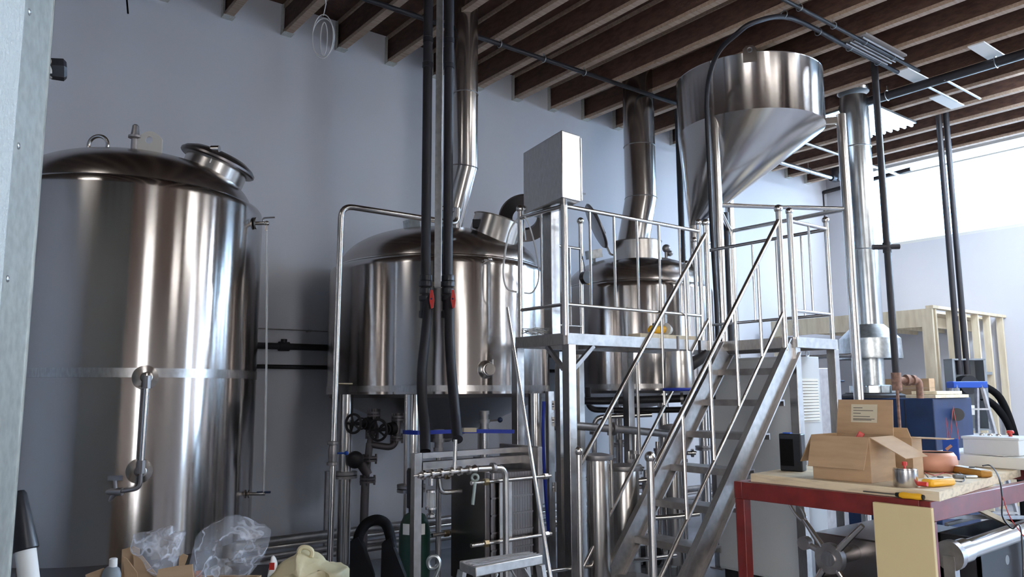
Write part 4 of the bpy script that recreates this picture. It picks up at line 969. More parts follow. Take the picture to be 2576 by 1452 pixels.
# main black pipe across the joists
m0 = czp(2180, 262, zS-.03); m1 = czp(2576, 128, zS-.03); xm = (m0.x+m1.x)/2
t = thing('main_pipe', (xm, 3, zS), 'large black pipe running under the joists on the right', 'pipe')
build('pipe', MB().tube([(xm, -2.0, zS-.03), (xm, 4.9, zS-.03)], .05, 18), 'black_iron', t)
build('conduit', MB().tube([(xm+.12, -2.0, zS-.03), (xm+.12, 4.9, zS-.03)], .014, 10), 'galvanized', t)
hangers(t, (2.2, 3.1, 4.3), xm, zS-.03, .05, 'y')
for i, (p0, p1) in enumerate((((2330, 216), (2412, 250)), ((2376, 200), (2470, 243)))):
    A0 = czp(*p0, zS-.06); A1 = czp(*p1, zS-.06)
    solo('sprinkler_branch', MB().tube([A0, (A1.x-.25, A0.y, A0.z), (A1.x, A0.y-.02, A0.z-.02)], .014, 10), 'galvanized', ('left', 'right')[i]+' short bright branch pipe under the large black pipe', 'pipe', 'bright branch pipes')
for i, (px, py) in enumerate(((2485, 131), (2298, 193), (2382, 256))):
    c_ = czp(px, py, ZJ-.012)
    solo('ceiling_plate', MB().box((c_.x-.31, c_.y-.08, ZJ-.018), (c_.x+.31, c_.y+.08, ZJ-.002)), 'paper', ('pale rectangular plate on the joists nearest the right edge', 'pale rectangular plate on the joists where the two pipes end', 'pale rectangular plate on the joists above the paired conduits')[i], 'plate')
# ribbed light fixtures
c0 = czp(2185, 118, ZJ-.03)
t = thing('light_fixture', (7.8, c0.y, ZJ-.1), 'unlit light fixture of parallel tubes between two pipes above the hopper', 'light fixture')
A0 = czp(2130, 108, zS); A1 = czp(2245, 158, zS); 
for k in range(5): build('lamp_tube', MB().tube([(A0.x, ycc-.03-.045*k, zS), (A1.x, ycc-.03-.045*k, zS)], .011, 10), 'dull_steel', t)
build('backing', MB().box((A0.x, ycc-.25, zS+.02), (A1.x, ycc+.02, zS+.04)), 'block', t)
L0 = czp(2165, 262, ZJ-.04); L1 = czp(2290, 315, ZJ-.04); L2 = czp(2205, 345, ZJ-.04)
x0, x1 = 9.30, 10.60; y0, y1 = 4.63, 5.30
t = thing('light_fixture', ((x0+x1)/2, (y0+y1)/2, ZJ-.1), 'lit ribbed ceiling light between the galvanized flue and the window', 'light fixture')
build('housing', MB().box((x0, y0, ZJ-.03), (x1, y1, ZJ-.003)), 'galvanized', t)
mb = MB()
for k in range(7): yy = y0+.05+k*(y1-y0-.1)/6; mb.tube([(x0+.03, yy, ZJ-.055), (x1-.03, yy, ZJ-.055)], .022, 12)
build('lamp_tube', mb, 'lamp_soft', t)
for fx, fy in ((1.6, -3.4), (5.6, -3.4), (9.6, -3.4), (8.2, .0), (5.6, .2), (10.4, 2.6), (10.4, .4), (-1.6, 3.6)):  # unseen fill lights, added to brighten walls, floor and left tank
    o = bpy.data.objects.new('light_fixture', None); col.objects.link(o); o.location = (fx, fy, ZJ-.1); ORG[o.name] = V3(o.location)
    tag(o, 'added fill light out of view, shaped like the ribbed ceiling light', 'light fixture', 'added fill lights out of view')
    build('housing', MB().box((fx-.6, fy-.3, ZJ-.03), (fx+.6, fy+.3, ZJ-.003)), 'galvanized', o)
    mb = MB()
    for k in range(7): mb.tube([(fx-.57, fy-.25+k*.083, ZJ-.055), (fx+.57, fy-.25+k*.083, ZJ-.055)], .022, 8)
    build('lamp_tube', mb, 'fill_bright' if fx > 10 else 'fill_dim' if fx < 0 else 'fill_glow', o)
    build('hanger', MB().tube([(fx-.4, fy, ZJ-.01), (fx-.4, fy, ZC-.001)], .006, 6).tube([(fx+.4, fy, ZJ-.01), (fx+.4, fy, ZC-.001)], .006, 6), 'galvanized', o)
# coil of wire hanging from a joist, and loose cable ends at the top left
c_ = at(812, 92, D=6.5)
mb = MB()
for k, (sx, rz) in enumerate(((.45, .20), (.55, .175), (.2, .15))):
    pts = [c_+A_*(rz*sx*math.sin(a))+V3((0, 0, rz*math.cos(a)))+B_*.02*k for a in [i*PI/14 for i in range(29)]]; mb.tube(pts, .0045, 6)
mb.tube([c_+V3((0, 0, .19)), c_+A_*.02+V3((0, 0, .30)), c_-A_*.06+V3((0, 0, max(.3, ZC-.001-c_.z)))], .0045, 6)
solo('wire_coil', mb, 'wire_white', 'coil of thin wire hanging from a ceiling joist at the upper left', 'wire')
for px, py0, py1, lab in ((322, -90, 34, 'loose wire end dangling at the top edge above the storage tank'),):
    p = at(px, py1, D=5.6); solo('hanging_wire', MB().tube([(p.x, p.y, p.z), (p.x-.02, p.y, p.z+.15), (p.x-.01, p.y, ZJ+.02)], .006, 6), 'rubber', lab, 'wire')
p = at(395, -6, D=5.8); solo('junction_box', MB().cbox((p.x, p.y, ZJ-.012), (.16, .1, .02), A_, B_), 'grey_paint', 'small grey box on the joists at the top edge, upper left', 'junction box') if False else None
# galvanized pipe and elbow near the far corner
a = czp(1985, 415, ZJ-.10); b = czp(2092, 447, ZJ-.10)
t = thing('vent_pipe', (b.x, a.y, ZJ-.1), 'bright galvanized pipe with a black elbow near the far corner of the ceiling', 'pipe')
build('pipe', MB().tube([(a.x-1.0, a.y, ZJ-.1), (b.x, a.y, ZJ-.1)], .035, 16), 'galvanized', t)
build('elbow', MB().tube([(b.x, a.y, ZJ-.1), (b.x+.12, a.y, ZJ-.1)], .055, 16).tube([(b.x+.14, a.y, ZJ-.14), (b.x+.14, a.y, ZJ+.25)], .065, 16), 'black_iron', t)
hangers(t, (a.x+.55,), a.y, ZJ-.1, .035)
a = czp(2062, 372, ZJ-.08)
solo('conduit', MB().tube([(a.x-.4, a.y, ZJ-.08), (XR-.001, a.y, ZJ-.08)], .022, 12), 'galvanized', 'slim galvanized conduit running to the window behind the hopper leg', 'conduit')
c_ = at(2068, 492, X=XR-.12)
t = thing('standpipe', (c_.x, c_.y, .0), 'dark pipe with a red valve in the far corner of the room', 'pipe')
build('pipe', MB().pipe([(c_.x, c_.y-1.6, c_.z+.12), (c_.x, c_.y, c_.z+.05), (c_.x, c_.y, .0)], .035, .06), 'black_iron', t)
build('red_valve', MB().tube([(c_.x, c_.y, c_.z), (c_.x-.05, c_.y+.16, c_.z)], .06, 14), 'red_plastic', t)
build('drop', MB().tube([(c_.x, c_.y, c_.z+.05), (c_.x, c_.y, ZC-.01)], .014, 8), 'grey_paint', t)
# dark conduits on the wall behind the hopper
for px, D, z0_, lab in ((1716, 9.9, 3.1, 'black upright pipe left of the hopper tip'), (1827, 9.6, 1.0, 'black upright pipe just behind the front hopper leg')):
    p = at(px, 600, D=D); solo('upright_pipe', MB().tube([(p.x, p.y, 0), (p.x, p.y, ZC-.01)] if False else [(p.x, p.y, 0 if z0_ < 2 else 2.95), (p.x, p.y, ZC-.01 if z0_ > 2 else 3.85)], .042, 14), 'black_foam', lab, 'pipe')
from mathutils import noise as mn
# ------------------------------------------------------------------ red bench and what stands on it
GX0, GX1, GY0, GY1, GZ = 4.375, 7.0, 2.02, 3.22, 1.10
t = thing('workbench', (GX0, GY0, 0), 'red painted steel bench frame with a stained plywood top', 'workbench')
fr = MB()
for y in (GY0, GY1): fr.box((GX0, y-.03, GZ-.11), (GX1, y+.03, GZ))
for x in (GX0, GX1-.06): fr.box((x, GY0+.03, GZ-.11), (x+.06, GY1-.03, GZ))
build('frame', fr, 'red_paint', t, bevel=.004)
for x in (GX0+.035, GX1-.035):
    for y in (GY0+.01, GY1-.01): build('leg', MB().box((x-.035, y-.035, 0), (x+.035, y+.035, GZ-.11)), 'red_paint', t, bevel=.004)
zt5 = GZ+.052
c = [at(1888, 1192, Z=zt5), at(2362, 1238, Z=zt5), at(2545, 1186, Z=zt5)]
c3_ = c[0]+(c[2]-c[1])*1.05
build('plywood_top', MB().prism([V3((p.x, p.y, GZ+.002)) for p in (c[0], c[1], c[2]+(c[2]-c[1])*.15, c3_+(c[2]-c[1])*.15)], (0, 0, 1), .05), 'plywood', t)
build('blocking', MB().box((5.3, GY0-.02, GZ-.06), (5.42, GY0+.1, GZ-.002)), 'pine', t)
solo('leaning_board', MB().box((GX0-.030, GY0-.045, .0), (GX0-.002, GY0+.275, GZ-.03)), 'mdf', 'tan fibreboard panel standing against the near corner of the red bench', 'board', bevel=.003)
# large open cardboard box
zb6 = zt5+.001; H6 = .265
f0 = at(2030, 1205, Z=zb6); f1 = at(2209, 1214, Z=zb6); bxx = (f0.x+f1.x)/2-.0; by1, by0 = f0.y, f1.y; s1 = at(2243, 1206, Z=zb6); dpt = .30
t = thing('cardboard_box', (bxx, (by0+by1)/2, zb6), 'large open cardboard box with its flaps up, in the middle of the bench', 'box')
w_ = .006
mb = MB().box((bxx, by0, zb6), (bxx+w_, by1, zb6+H6)).box((bxx+dpt-w_, by0, zb6), (bxx+dpt, by1, zb6+H6)).box((bxx+w_, by0, zb6), (bxx+dpt-w_, by0+w_, zb6+H6)).box((bxx+w_, by1-w_, zb6), (bxx+dpt-w_, by1, zb6+H6)).box((bxx+w_, by0+w_, zb6), (bxx+dpt-w_, by1-w_, zb6+w_))
build('carton', mb, 'cardboard', t)
zt6 = zb6+H6
def flap(a, b, d, m='cardboard', par=None):
    a = V3(a); b = V3(b); d = V3(d); n = (b-a).cross(d).normalized()
    return build('flap', MB().prism([a, b, b+d*1.0-(b-a)*.02, a+d+(b-a)*.02], n, .005), m, par or t)
flap((bxx, by1, zt6), (bxx, by0, zt6), (-.07, 0, -.185))
bf = flap((bxx+dpt, by1, zt6), (bxx+dpt, by0, zt6), (.035, 0, .215))
flap((bxx+.01, by0, zt6), (bxx+dpt-.01, by0, zt6), (.0, -.20, -.11))
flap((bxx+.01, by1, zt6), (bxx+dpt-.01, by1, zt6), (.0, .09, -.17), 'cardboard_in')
q0 = V3((bxx+dpt+.015, (by0+by1)/2, zt6+.10)); q0.y = by1-.30*(by1-by0)
q0 = V3((bxx+dpt+.016, by1-(by1-by0)*.50, zt6+.13))
lb = build('shipping_label', MB().cbox(q0-V3((.004, 0, 0)), (.17, .115, .002), (0, -1, 0), V3((.035, 0, .215)).normalized()), 'tan_label', bf)
mb = MB()
for i, (a_, l_) in enumerate(((.035, .06), (.018, .13), (.0, .05), (-.02, .11), (-.035, .14), (-.042, .12))):
    cc = q0-V3((.006, 0, 0))+V3((.035, 0, .215)).normalized()*a_; mb.cbox(cc+V3((0, .07-l_/2, 0)), (l_, .004, .001), (0, -1, 0), V3((.035, 0, .215)).normalized())
build('print_lines', mb, 'ink', lb)
mb = MB()
for i in range(14): mb.cbox((bxx+dpt-w_-.001, by1-.05-i*.016, zt6-.03), (.011, .012 if i % 4 else .002, .001), (0, -1, 0), (0, 0, 1))
build('edge_print', mb, 'ink', t)
# red tube sticking out of it
a = V3((bxx+.10, (by0+by1)/2+.02, zb6+.12)); b = at(2168, 1088, X=bxx+.15)
solo('red_tube', MB().beam(a, b, .055, .035), 'red_plastic', 'red flat tube sticking out of the large open cardboard box', 'tube', bevel=.004)
# second box behind
B0 = V3((bxx+dpt+.10, at(2296, 1150, X=bxx+dpt+.10).y, zb6)); sx_, sy_ = .13, .30
t = thing('cardboard_box', (B0.x+.15, B0.y+.2, zb6), 'second cardboard box behind the large one, with one sunlit flap', 'box')
x0, y0, x1, y1 = B0.x, B0.y, B0.x+sx_, B0.y+sy_; h7 = .25
mb = MB().box((x0, y0, zb6), (x0+w_, y1, zb6+h7)).box((x1-w_, y0, zb6), (x1, y1, zb6+h7)).box((x0+w_, y0, zb6), (x1-w_, y0+w_, zb6+h7)).box((x0+w_, y1-w_, zb6), (x1-w_, y1, zb6+h7)).box((x0+w_, y0+w_, zb6), (x1-w_, y1-w_, zb6+w_))
build('carton', mb, 'cardboard', t)
flap((x0+.01, y0, zb6+h7), (x1-.01, y0, zb6+h7), (0, -.20, .0), 'cardboard', t)
flap((x0, y1, zb6+h7), (x0, y0, zb6+h7), (-.03, 0, .06), 'cardboard', t)
# black charger
p = at(1968, 1184, Z=zb6)
t = thing('battery_charger', p, 'black battery charger standing on the far left end of the bench', 'charger')
A2 = V3((0, -1, 0)); c_ = p+V3((.04, -.06, .125))
build('body', MB().cbox(c_, (.15, .09, .25), (.25, -1, 0), (1, .25, 0)), 'black_plastic', t, bevel=.008)
build('grille', MB().cbox(c_-V3((.048, -.012, .0)), (.09, .006, .18), (.25, -1, 0), (1, .25, 0)), 'rubber', t)
build('blue_tab', MB().cbox(c_+V3((-.02, .02, .127)), (.05, .04, .01), (.25, -1, 0), (1, .25, 0)), 'blue_plastic', t)
# jar tin with red knob
p = at(2279, 1224, Z=zb6)
t = thing('metal_tin', p, 'shiny round tin with a red knob on the near edge of the plywood', 'tin')
build('tin', MB().lathe([(.062, 0), (.064, .003), (.064, .095), (.060, .098), (.060, .102), (.02, .104)], p, n=40), 'tube_steel', t)
build('red_knob', MB().lathe([(.006, .10), (.006, .115), (.014, .116), (.014, .135), (.01, .138)], p, n=20), 'red_plastic', t)
# copper ring
p = at(2351, 1190, Z=zb6); p = p+V3((p.x, p.y, 0)).normalized()*.135
t = thing('copper_ring', p, 'wide terracotta coloured ring with a dark inside at the back of the bench', 'ring')
build('ring', MB().lathe([(.118, 0), (.135, .02), (.142, .06), (.135, .10), (.118, .125)], p, n=48, cap=False), 'copper', t, solid=.006)
build('lining', MB().lathe([(.108, .004), (.112, .12)], p, n=40, cap=False), 'black_iron', t)
for p_, q_, lab, m_ in (((2330, 1212), (2390, 1207), 'yellow multimeter lying near the tin, crossed by red leads', 'yellow_plastic'), ((2400, 1176), (2484, 1190), 'brown-cased meter lying at the right end of the bench', 'brown_plastic')):
    a = at(*p_, Z=zb6+.03); b = at(*q_, Z=zb6+.03); d_ = (b-a); L_ = d_.length; d_.normalize(); n_ = d_.cross(V3((0, 0, 1))).normalized(); c_ = (a+b)/2
    t = thing('multimeter', V3((c_.x, c_.y, zb6)), lab, 'meter')
    build('holster', MB().cbox((c_.x, c_.y, zb6+.022), (L_, .075, .042), d_, n_), m_, t, bevel=.014)
    build('face_plate', MB().cbox((c_.x, c_.y, zb6+.0445), (L_*.86, .058, .004), d_, n_), 'offwhite', t, bevel=.0015)
    build('dial', MB().lathe([(.018, 0), (.016, .006)], c_+d_*.02+V3((0, 0, .0165)), n=20), 'black_plastic', t)
p = at(2300, 1216, Z=zb6+.02); q = at(2333, 1219, Z=zb6+.02); d_ = (q-p).normalized()
solo('red_grip_tool', MB().tube([p, p+d_*.02, q], [.010, .014, .012], 12), 'red_plastic', 'red handled tool tip touching the yellow multimeter', 'tool', org=p)
p = at(2304, 1192, Z=zb6); solo('yellow_clip', MB().cbox(p+V3((0, 0, .016)), (.06, .03, .03), (.6, -.8, 0), (.8, .6, 0)), 'yellow_plastic', 'small yellow clip between tin and terracotta ring', 'clip', bevel=.004)
# screwdriver on the frame
a = V3((GX0+.02, 0, GZ+.016)); ya = at(2262, 1244, X=GX0+.01).y; yb2_ = at(2320, 1248, X=GX0+.01).y; yc_ = at(2172, 1236, X=GX0+.01).y
t = thing('screwdriver', (GX0+.01, ya, GZ), 'yellow-handled screwdriver lying on the red bench rail', 'screwdriver')
XX, ZZ = GX0+.009, GZ+.0185
build('handle', MB().tube([(XX, ya, ZZ), (XX, ya-.02, ZZ), (XX, (ya+yb2_)/2, ZZ), (XX, yb2_+.02, ZZ), (XX, yb2_, ZZ)], [.012, .018, .0155, .018, .014], 14), 'yellow_plastic', t)
build('collar', MB().tube([(XX, ya+.018, ZZ), (XX, ya-.004, ZZ)], [.011, .014], 12).tube([(XX, yb2_+.004, ZZ), (XX, yb2_-.01, ZZ)], [.0145, .012], 12), 'black_plastic', t)
build('blade', MB().tube([(XX, ya+.01, ZZ), (XX, yc_, ZZ)], .004, 8), 'tube_steel', t)
# leads
for k, (pp, m_, lab) in enumerate((([(2306, 1180), (2315, 1195), (2330, 1190), (2350, 1196), (2375, 1190), (2395, 1193)], 'wire_red', 'red test lead coiled in front of the terracotta ring'), ([(2322, 1186), (2330, 1196), (2338, 1203), (2352, 1200), (2380, 1206), (2420, 1212), (2425, 1200), (2412, 1188)], 'black_plastic', 'black test lead around the yellow multimeter'))):
    P = [at(x, y, Z=zb6+.006+.01*(i % 2)) for i, (x, y) in enumerate(pp)]; solo('test_lead', MB().tube(smooth(P), .003, 6), m_, lab, 'cable', org=P[0])
p = at(2408, 1203, Z=zb6)
t = thing('probe_clips', p, 'small dark grey lump of clips with silver pads near the meters', 'clips')
build('clip_body', MB().ball(p+V3((0, 0, .014)), .014).cbox(p+V3((.0, -.01, .012)), (.06, .04, .022), (.7, -.7, 0), (.7, .7, 0)), 'grey_paint', t, bevel=.004)
build('silver_pad', MB().cbox(p+V3((.07, -.05, .009)), (.07, .03, .014), (.7, -.7, 0), (.7, .7, 0)), 'galvanized', t, bevel=.003)
a = at(2472, 1172, Z=zb6+.05)
P = [a, at(2492, 1172, D=a.xy.length), at(2512, 1200, D=5.4), at(2521, 1250, D=5.2), at(2522, 1300, D=5.15), at(2545, 1330, D=5.1), at(2570, 1345, D=5.1), at(2560, 1452, D=5.1)]
P[-1].z = .3
solo('dangling_lead', MB().tube(smooth(P), .0045, 6), 'black_plastic', 'black lead hanging over the right edge of the bench', 'cable', org=P[0])
P = [at(2522, 1250, D=5.18), at(2540, 1300, D=5.12), at(2568, 1340, D=5.1), at(2576, 1350, D=5.1)]
solo('dangling_lead', MB().tube(smooth(P), .003, 6), 'wire_red', 'thin red lead hanging at the right edge of the view', 'cable', org=P[0])
# pale slab, papers and push-button box
p = at(2376, 1150, Z=1.245)
sl = MB().box((5.96, 1.75, zb6+.002), (6.95, 2.75, 1.235))
solo('foam_slab', sl, 'offwhite', 'thick off-white slab lying at the right end of the bench', 'slab', bevel=.006)
p = at(2365, 1146, Z=1.247)
for i, (px, py, s, r) in enumerate(((2400, 1147, .22, .2), (2450, 1150, .25, -.3))):
    q = at(px, py, Z=1.237+i*.003); solo('paper_sheet', MB().cbox((max(q.x, 6.12), q.y, 1.237+i*.003), (.21*1.2, .297, .0015), (math.cos(r), math.sin(r), 0), (-math.sin(r), math.cos(r), 0)), 'paper', ('sheet of paper beside the terracotta ring', 'sheet of paper in front of the push-button box')[i], 'paper')
a = at(2424, 1141, Z=1.236); bx = a.x+.22
t = thing('button_box', (a.x+.2, a.y-.2, 1.237), 'grey push-button box with a red emergency stop on the off-white slab', 'control box')
zt8 = at(2424, 1097, D=a.xy.length).z
bdy = MB().box((a.x, a.y-.36, 1.237), (a.x+.32, a.y, zt8-.018)); build('enclosure', bdy, 'cabinet', t, bevel=.004)
build('lid', MB().box((a.x-.008, a.y-.368, zt8-.018), (a.x+.328, a.y+.008, zt8)), 'cabinet', t, bevel=.004)
for k in range(3): build('button', MB().lathe([(.018, 0), (.018, .010), (.014, .014)], (a.x+.16, a.y-.07-.055*k, zt8), n=20), 'tube_steel', t)
build('stop_button', MB().lathe([(.012, 0), (.012, .02), (.024, .022), (.024, .036), (.018, .042)], (a.x+.18, a.y-.25, zt8), n=24), 'red_plastic', t)
p = at(2392, 1130, D=6.4)
t = thing('hanging_tag', p, 'small bright blue tag standing behind the terracotta ring', 'tag')
build('tag', MB().cbox(p, (.11, .01, .15), (0, -1, 0), (1, 0, 0)), 'blue_plastic', t, bevel=.01) ; build('print', MB().cbox(p+V3((-.007, .01, .01)), (.05, .002, .02), (0, -1, .8), (1, 0, 0)), 'copper', t)
build('cord', MB().tube([p+V3((0, .0, .07)), p+V3((.02, -.03, .30)), p+V3((0, -.06, .07))], .003, 6), 'wire_red', t)
tp = p

# ------------------------------------------------------------------ machine with the star handwheel under the bench
HXw = 4.66
def M(px, py, X=HXw): return at(px, py, X=X)
c_ = M(2088, 1405); t = thing('pipe_threader', (c_.x+.3, c_.y, 0), 'steel machine with a four-armed star handwheel under the red bench', 'machine')
hub = build('hub_disc', MB().tube([c_-V3((.02, 0, 0)), c_+V3((.03, 0, 0))], .093, 36), 'dull_steel', t)
build('hub_cap', MB().tube([c_-V3((.03, 0, 0)), c_-V3((.018, 0, 0))], .045, 28), 'brushed', hub)
for (x, y), rr in (((2022, 1307), 1), ((2170, 1322), 0), ((2005, 1540), 0), ((2142, 1490), 0)):
    e = M(x, y); d_ = (e-c_).normalized(); a = build('spoke', MB().tube([c_+d_*.08, e], [.022, .015], 14), 'tube_steel', hub)
    if rr:
        g = e+d_*.075; pts = [g+d_*.085*math.cos(k*PI/10)+d_.cross(V3((1, 0, 0)))*.030*math.sin(k*PI/10) for k in range(20)]; build('loop_handle', MB().tube(pts, .010, 10, closed=True), 'tube_steel', a)
kn = M(2022, 1367); build('side_knob', MB().tube([kn-V3((.01, 0, 0)), kn+V3((.04, 0, 0))], .042, 24).tube([kn+V3((.02, 0, 0)), kn+V3((.02, 0, 0))+(c_-kn)*.6], .02, 12), 'dull_steel', t)
mb = MB(); a = M(2045, 1338, 4.95); z0 = .45
mb.box((4.95, 2.35, z0), (5.9, a.y, a.z)); build('housing', mb, 'dark_steel', t, bevel=.01)
build('base', MB().box((4.75, 2.4, 0), (5.9, 3.0, z0)), 'black_iron', t)
build('shaft', MB().tube([c_+V3((.02, 0, 0)), c_+V3((.4, 0, 0))], .05, 20), 'brushed', t)
a = M(2398, 1395, 4.8); b = at(2620, 1318, D=6.2)
t = thing('steel_roller', (a.x, a.y, 0), 'thick polished steel tube lying under the right side of the bench', 'tube')
build('roller', MB().tube([a, a.lerp(b, .12), a.lerp(b, .121), b], [.068, .068, .056, .056], 28), 'tube_steel', t)
build('end_bracket', MB().tube([a-(b-a).normalized()*.05, a-(b-a).normalized()*.005], .085, 24).beam(a-(b-a).normalized()*.03, V3((a.x-.02, a.y, 0)), .06, .06), 'dull_steel', t)
build('stand', MB().beam(b, V3((b.x, b.y, 0)), .06, .06), 'grey_paint', t)
p = M(2450, 1345, 5.5)
t = thing('plastic_crate', (p.x, p.y, 0), 'black crate in the shade under the bench', 'crate')
mb = MB().box((5.2, 2.10, 0), (5.22, 2.34, .80)).box((6.3, 2.10, 0), (6.32, 2.34, .80)).box((5.2, 2.10, 0), (6.32, 2.12, .80)).box((5.2, 2.32, 0), (6.32, 2.34, .80)).box((5.2, 2.1, 0), (6.32, 2.34, .02))
build('crate', mb, 'black_iron', t); build('holes', MB().tube([(5.6, 2.098, .62), (5.6, 2.10, .62)], .03, 16).tube([(5.9, 2.098, .5), (5.9, 2.10, .5)], .03, 16), 'grey_paint', t)
for i, (u, v, w2, m_) in enumerate(((at(2440, 1270, X=5.4), at(2560, 1330, X=6.0), .03, 'pine'), (at(2370, 1300, X=5.2), at(2576, 1302, X=6.2), .025, 'dull_steel'), (at(2380, 1320, X=5.2), at(2500, 1290, X=5.9), .02, 'brushed'))):
    solo('scrap_bar', MB().beam(u, v, w2, w2), m_, ('pale wood strip slanting down under the bench', 'long grey bar lying across the black crate', 'short bright bar propped under the bench')[i], 'bar')

# ------------------------------------------------------------------ leaning tube, step platform, hook
a = at(1276, 774, D=5.02); b = at(1388, 1470, D=4.55); d_ = (b-a).normalized(); b = a+d_*((a.z-.01)/-d_.z)
a2 = a
solo('leaning_tube', MB().tube([a2, b], [.0095, .014], 12), 'tube_steel', 'long thin shiny tube leaning between heat exchanger and platform column', 'tube', org=b)
zs_ = .83
q = [at(1155, 1411, Z=zs_), at(1325, 1387, Z=zs_), at(1366, 1396, Z=zs_), at(1197, 1427, Z=zs_)]
t = thing('step_platform', (q[0].x, q[0].y, 0), 'small folding aluminium step platform at the bottom edge of the view', 'step ladder')
build('tread', MB().prism([V3((p.x, p.y, zs_-.05)) for p in q], (0, 0, 1), .05), 'aluminium', t, bevel=.006)
mb = MB()
for k in range(1, 5): mb.beam(q[0].lerp(q[3], k/5)+V3((0, 0, .002)), q[1].lerp(q[2], k/5)+V3((0, 0, .002)), .004, .004)
build('grip_ribs', mb, 'dull_steel', t)
ctr = (q[0]+q[2])/2
for p in q:
    o_ = V3((p.x-ctr.x, p.y-ctr.y, 0)); e = ctr+o_*1.45; build('leg', MB().beam((ctr.x+o_.x*.93, ctr.y+o_.y*.93, zs_-.05), (e.x, e.y, .0), .05, .025), 'aluminium', t)
for (i, j) in ((0, 1), (3, 2)):
    for i_, j_ in ((i, j), (j, i)):
        a_ = q[i_]-V3((0, 0, .22)); o_ = V3((q[i_].x-ctr.x, q[i_].y-ctr.y, 0)); a_ = ctr+o_*1.05; a_.z = zs_-.25; b_ = q[i_].lerp(q[j_], .30); b_.z = zs_-.05
        build('brace', MB().beam(a_, b_, .02, .006), 'aluminium', t)
pts = [at(x, y, D=4.2) for x, y in ((1082, 1480), (1098, 1445), (1106, 1420), (1100, 1403), (1086, 1400), (1077, 1412), (1081, 1428), (1095, 1428), (1104, 1418))]
base = V3((pts[0].x, pts[0].y, 0)); P = [base]+[pts[0]]+smooth(pts[1:], 5)
solo('pigtail_hook', MB().tube(P, .011, 10), 'galvanized', 'bright curled steel hook on a rod, left of the step platform', 'hook', org=base)
# black carrier with a padded handle
Dk = 3.7
def Q(px, py, D=Dk): return at(px, py, D=D)
t = thing('hand_truck', (Q(940, 1452).x, Q(940, 1452).y, 0), 'black two-legged carrier with a padded arch handle, right of the cream bag', 'carrier')
n3 = V3((_f.x, _f.y, 0)).normalized()
def down(p): return V3((p.x, p.y, 0))
for pl_, nm in (([(881, 1362), (900, 1352), (912, 1375), (938, 1452)], 'side_frame'), ([(960, 1368), (984, 1352), (990, 1380), (1018, 1452)], 'side_frame')):
    o = [Q(*p) for p in pl_]; o += [down(o[-1]+(o[-1]-o[-2]).normalized()*.1), down(Q(pl_[0][0]-2 if pl_[0][0] < 900 else 952, 1452))]
    build(nm, MB().prism(o, n3, .06), 'rubber', t)
build('arch_handle', MB().tube(smooth([Q(900, 1375, Dk+.03), Q(904, 1345, Dk+.03), Q(922, 1318, Dk+.03), Q(948, 1308, Dk+.03), Q(970, 1318, Dk+.03), Q(982, 1350, Dk+.03), Q(985, 1375, Dk+.03)]), .024, 16), 'rubber', t)

# ------------------------------------------------------------------ clutter at the lower left
def puff(outl, D, thick, seed=0, rings=9, crump=.02, back=True, dz=0.):
    P = [at(x, y, D=D) for x, y in outl]; P = [V3(p) for p in P]
    # resample the outline smoothly
    N_ = len(P); out = []
    for i in range(N_):
        p0, p1, p2, p3 = P[i-1], P[i], P[(i+1) % N_], P[(i+2) % N_]
        for k in range(5):
            t_ = k/5; out.append(.5*((2*p1)+(p2-p0)*t_+(2*p0-5*p1+4*p2-p3)*t_**2+(3*p1-3*p2+p3-p0)*t_**3)*.5+(p1.lerp(p2, t_))*.5)
    c = sum(out, V3())/len(out); n_ = V3((_f.x, _f.y, 0)).normalized(); vs = []; n = len(out)
    for sgn in (-1, 1):
        for r in range(rings):
            s_ = 1-r/(rings-.5)
            for i, p in enumerate(out):
                q = c+(p-c)*s_; h = thick*math.sqrt(max(0, 1-s_*s_))
                w_ = mn.noise(q*14+V3((seed, 0, sgn*3)))*crump*2.2+abs(mn.noise(q*27+V3((seed, 5, 0))))*crump
                vs.append(q+n_*sgn*h+n_*w_*(1 if r else .3)+V3((0, 0, w_*.4 if r else 0)))
    fs = []
    for sd in (0, 1):
        o_ = sd*rings*n
        for r in range(rings-1):
            for i in range(n):
                j = (i+1) % n; fs.append((o_+r*n+i, o_+r*n+j, o_+(r+1)*n+j, o_+(r+1)*n+i))
        fs.append(tuple(o_+(rings-1)*n+i for i in range(n)))
    for i in range(n):
        j = (i+1) % n; fs.append((i, j, rings*n+j, rings*n+i))
    return MB().add(vs, fs)
ca_ = at(350, 1452, D=3.25); Af = V3((_r.x, _r.y, 0)).normalized()
zr = at(350, 1500, D=3.25).z
t = thing('waste_carton', (ca_.x, ca_.y, 0), 'tall open carton full of cardboard scraps at the bottom left', 'box')
for (x0, x1, d0, d1) in ((-.28, .32, 0, .012), (-.28, .32, .40, .412)):
    a = ca_+Af*x0+n3*d0; b = ca_+Af*x1+n3*d0
    build('side', MB().prism([down(a), down(b), V3((b.x, b.y, zr-.02)), V3((a.x, a.y, zr-.02))], n3, .01), 'cardboard', t)
for x0 in (-.28, .31):
    a = ca_+Af*x0; b = a+n3*.41
    build('side', MB().prism([down(a), down(b), V3((b.x, b.y, zr-.02)), V3((a.x, a.y, zr-.02))], Af, .01), 'cardboard', t)
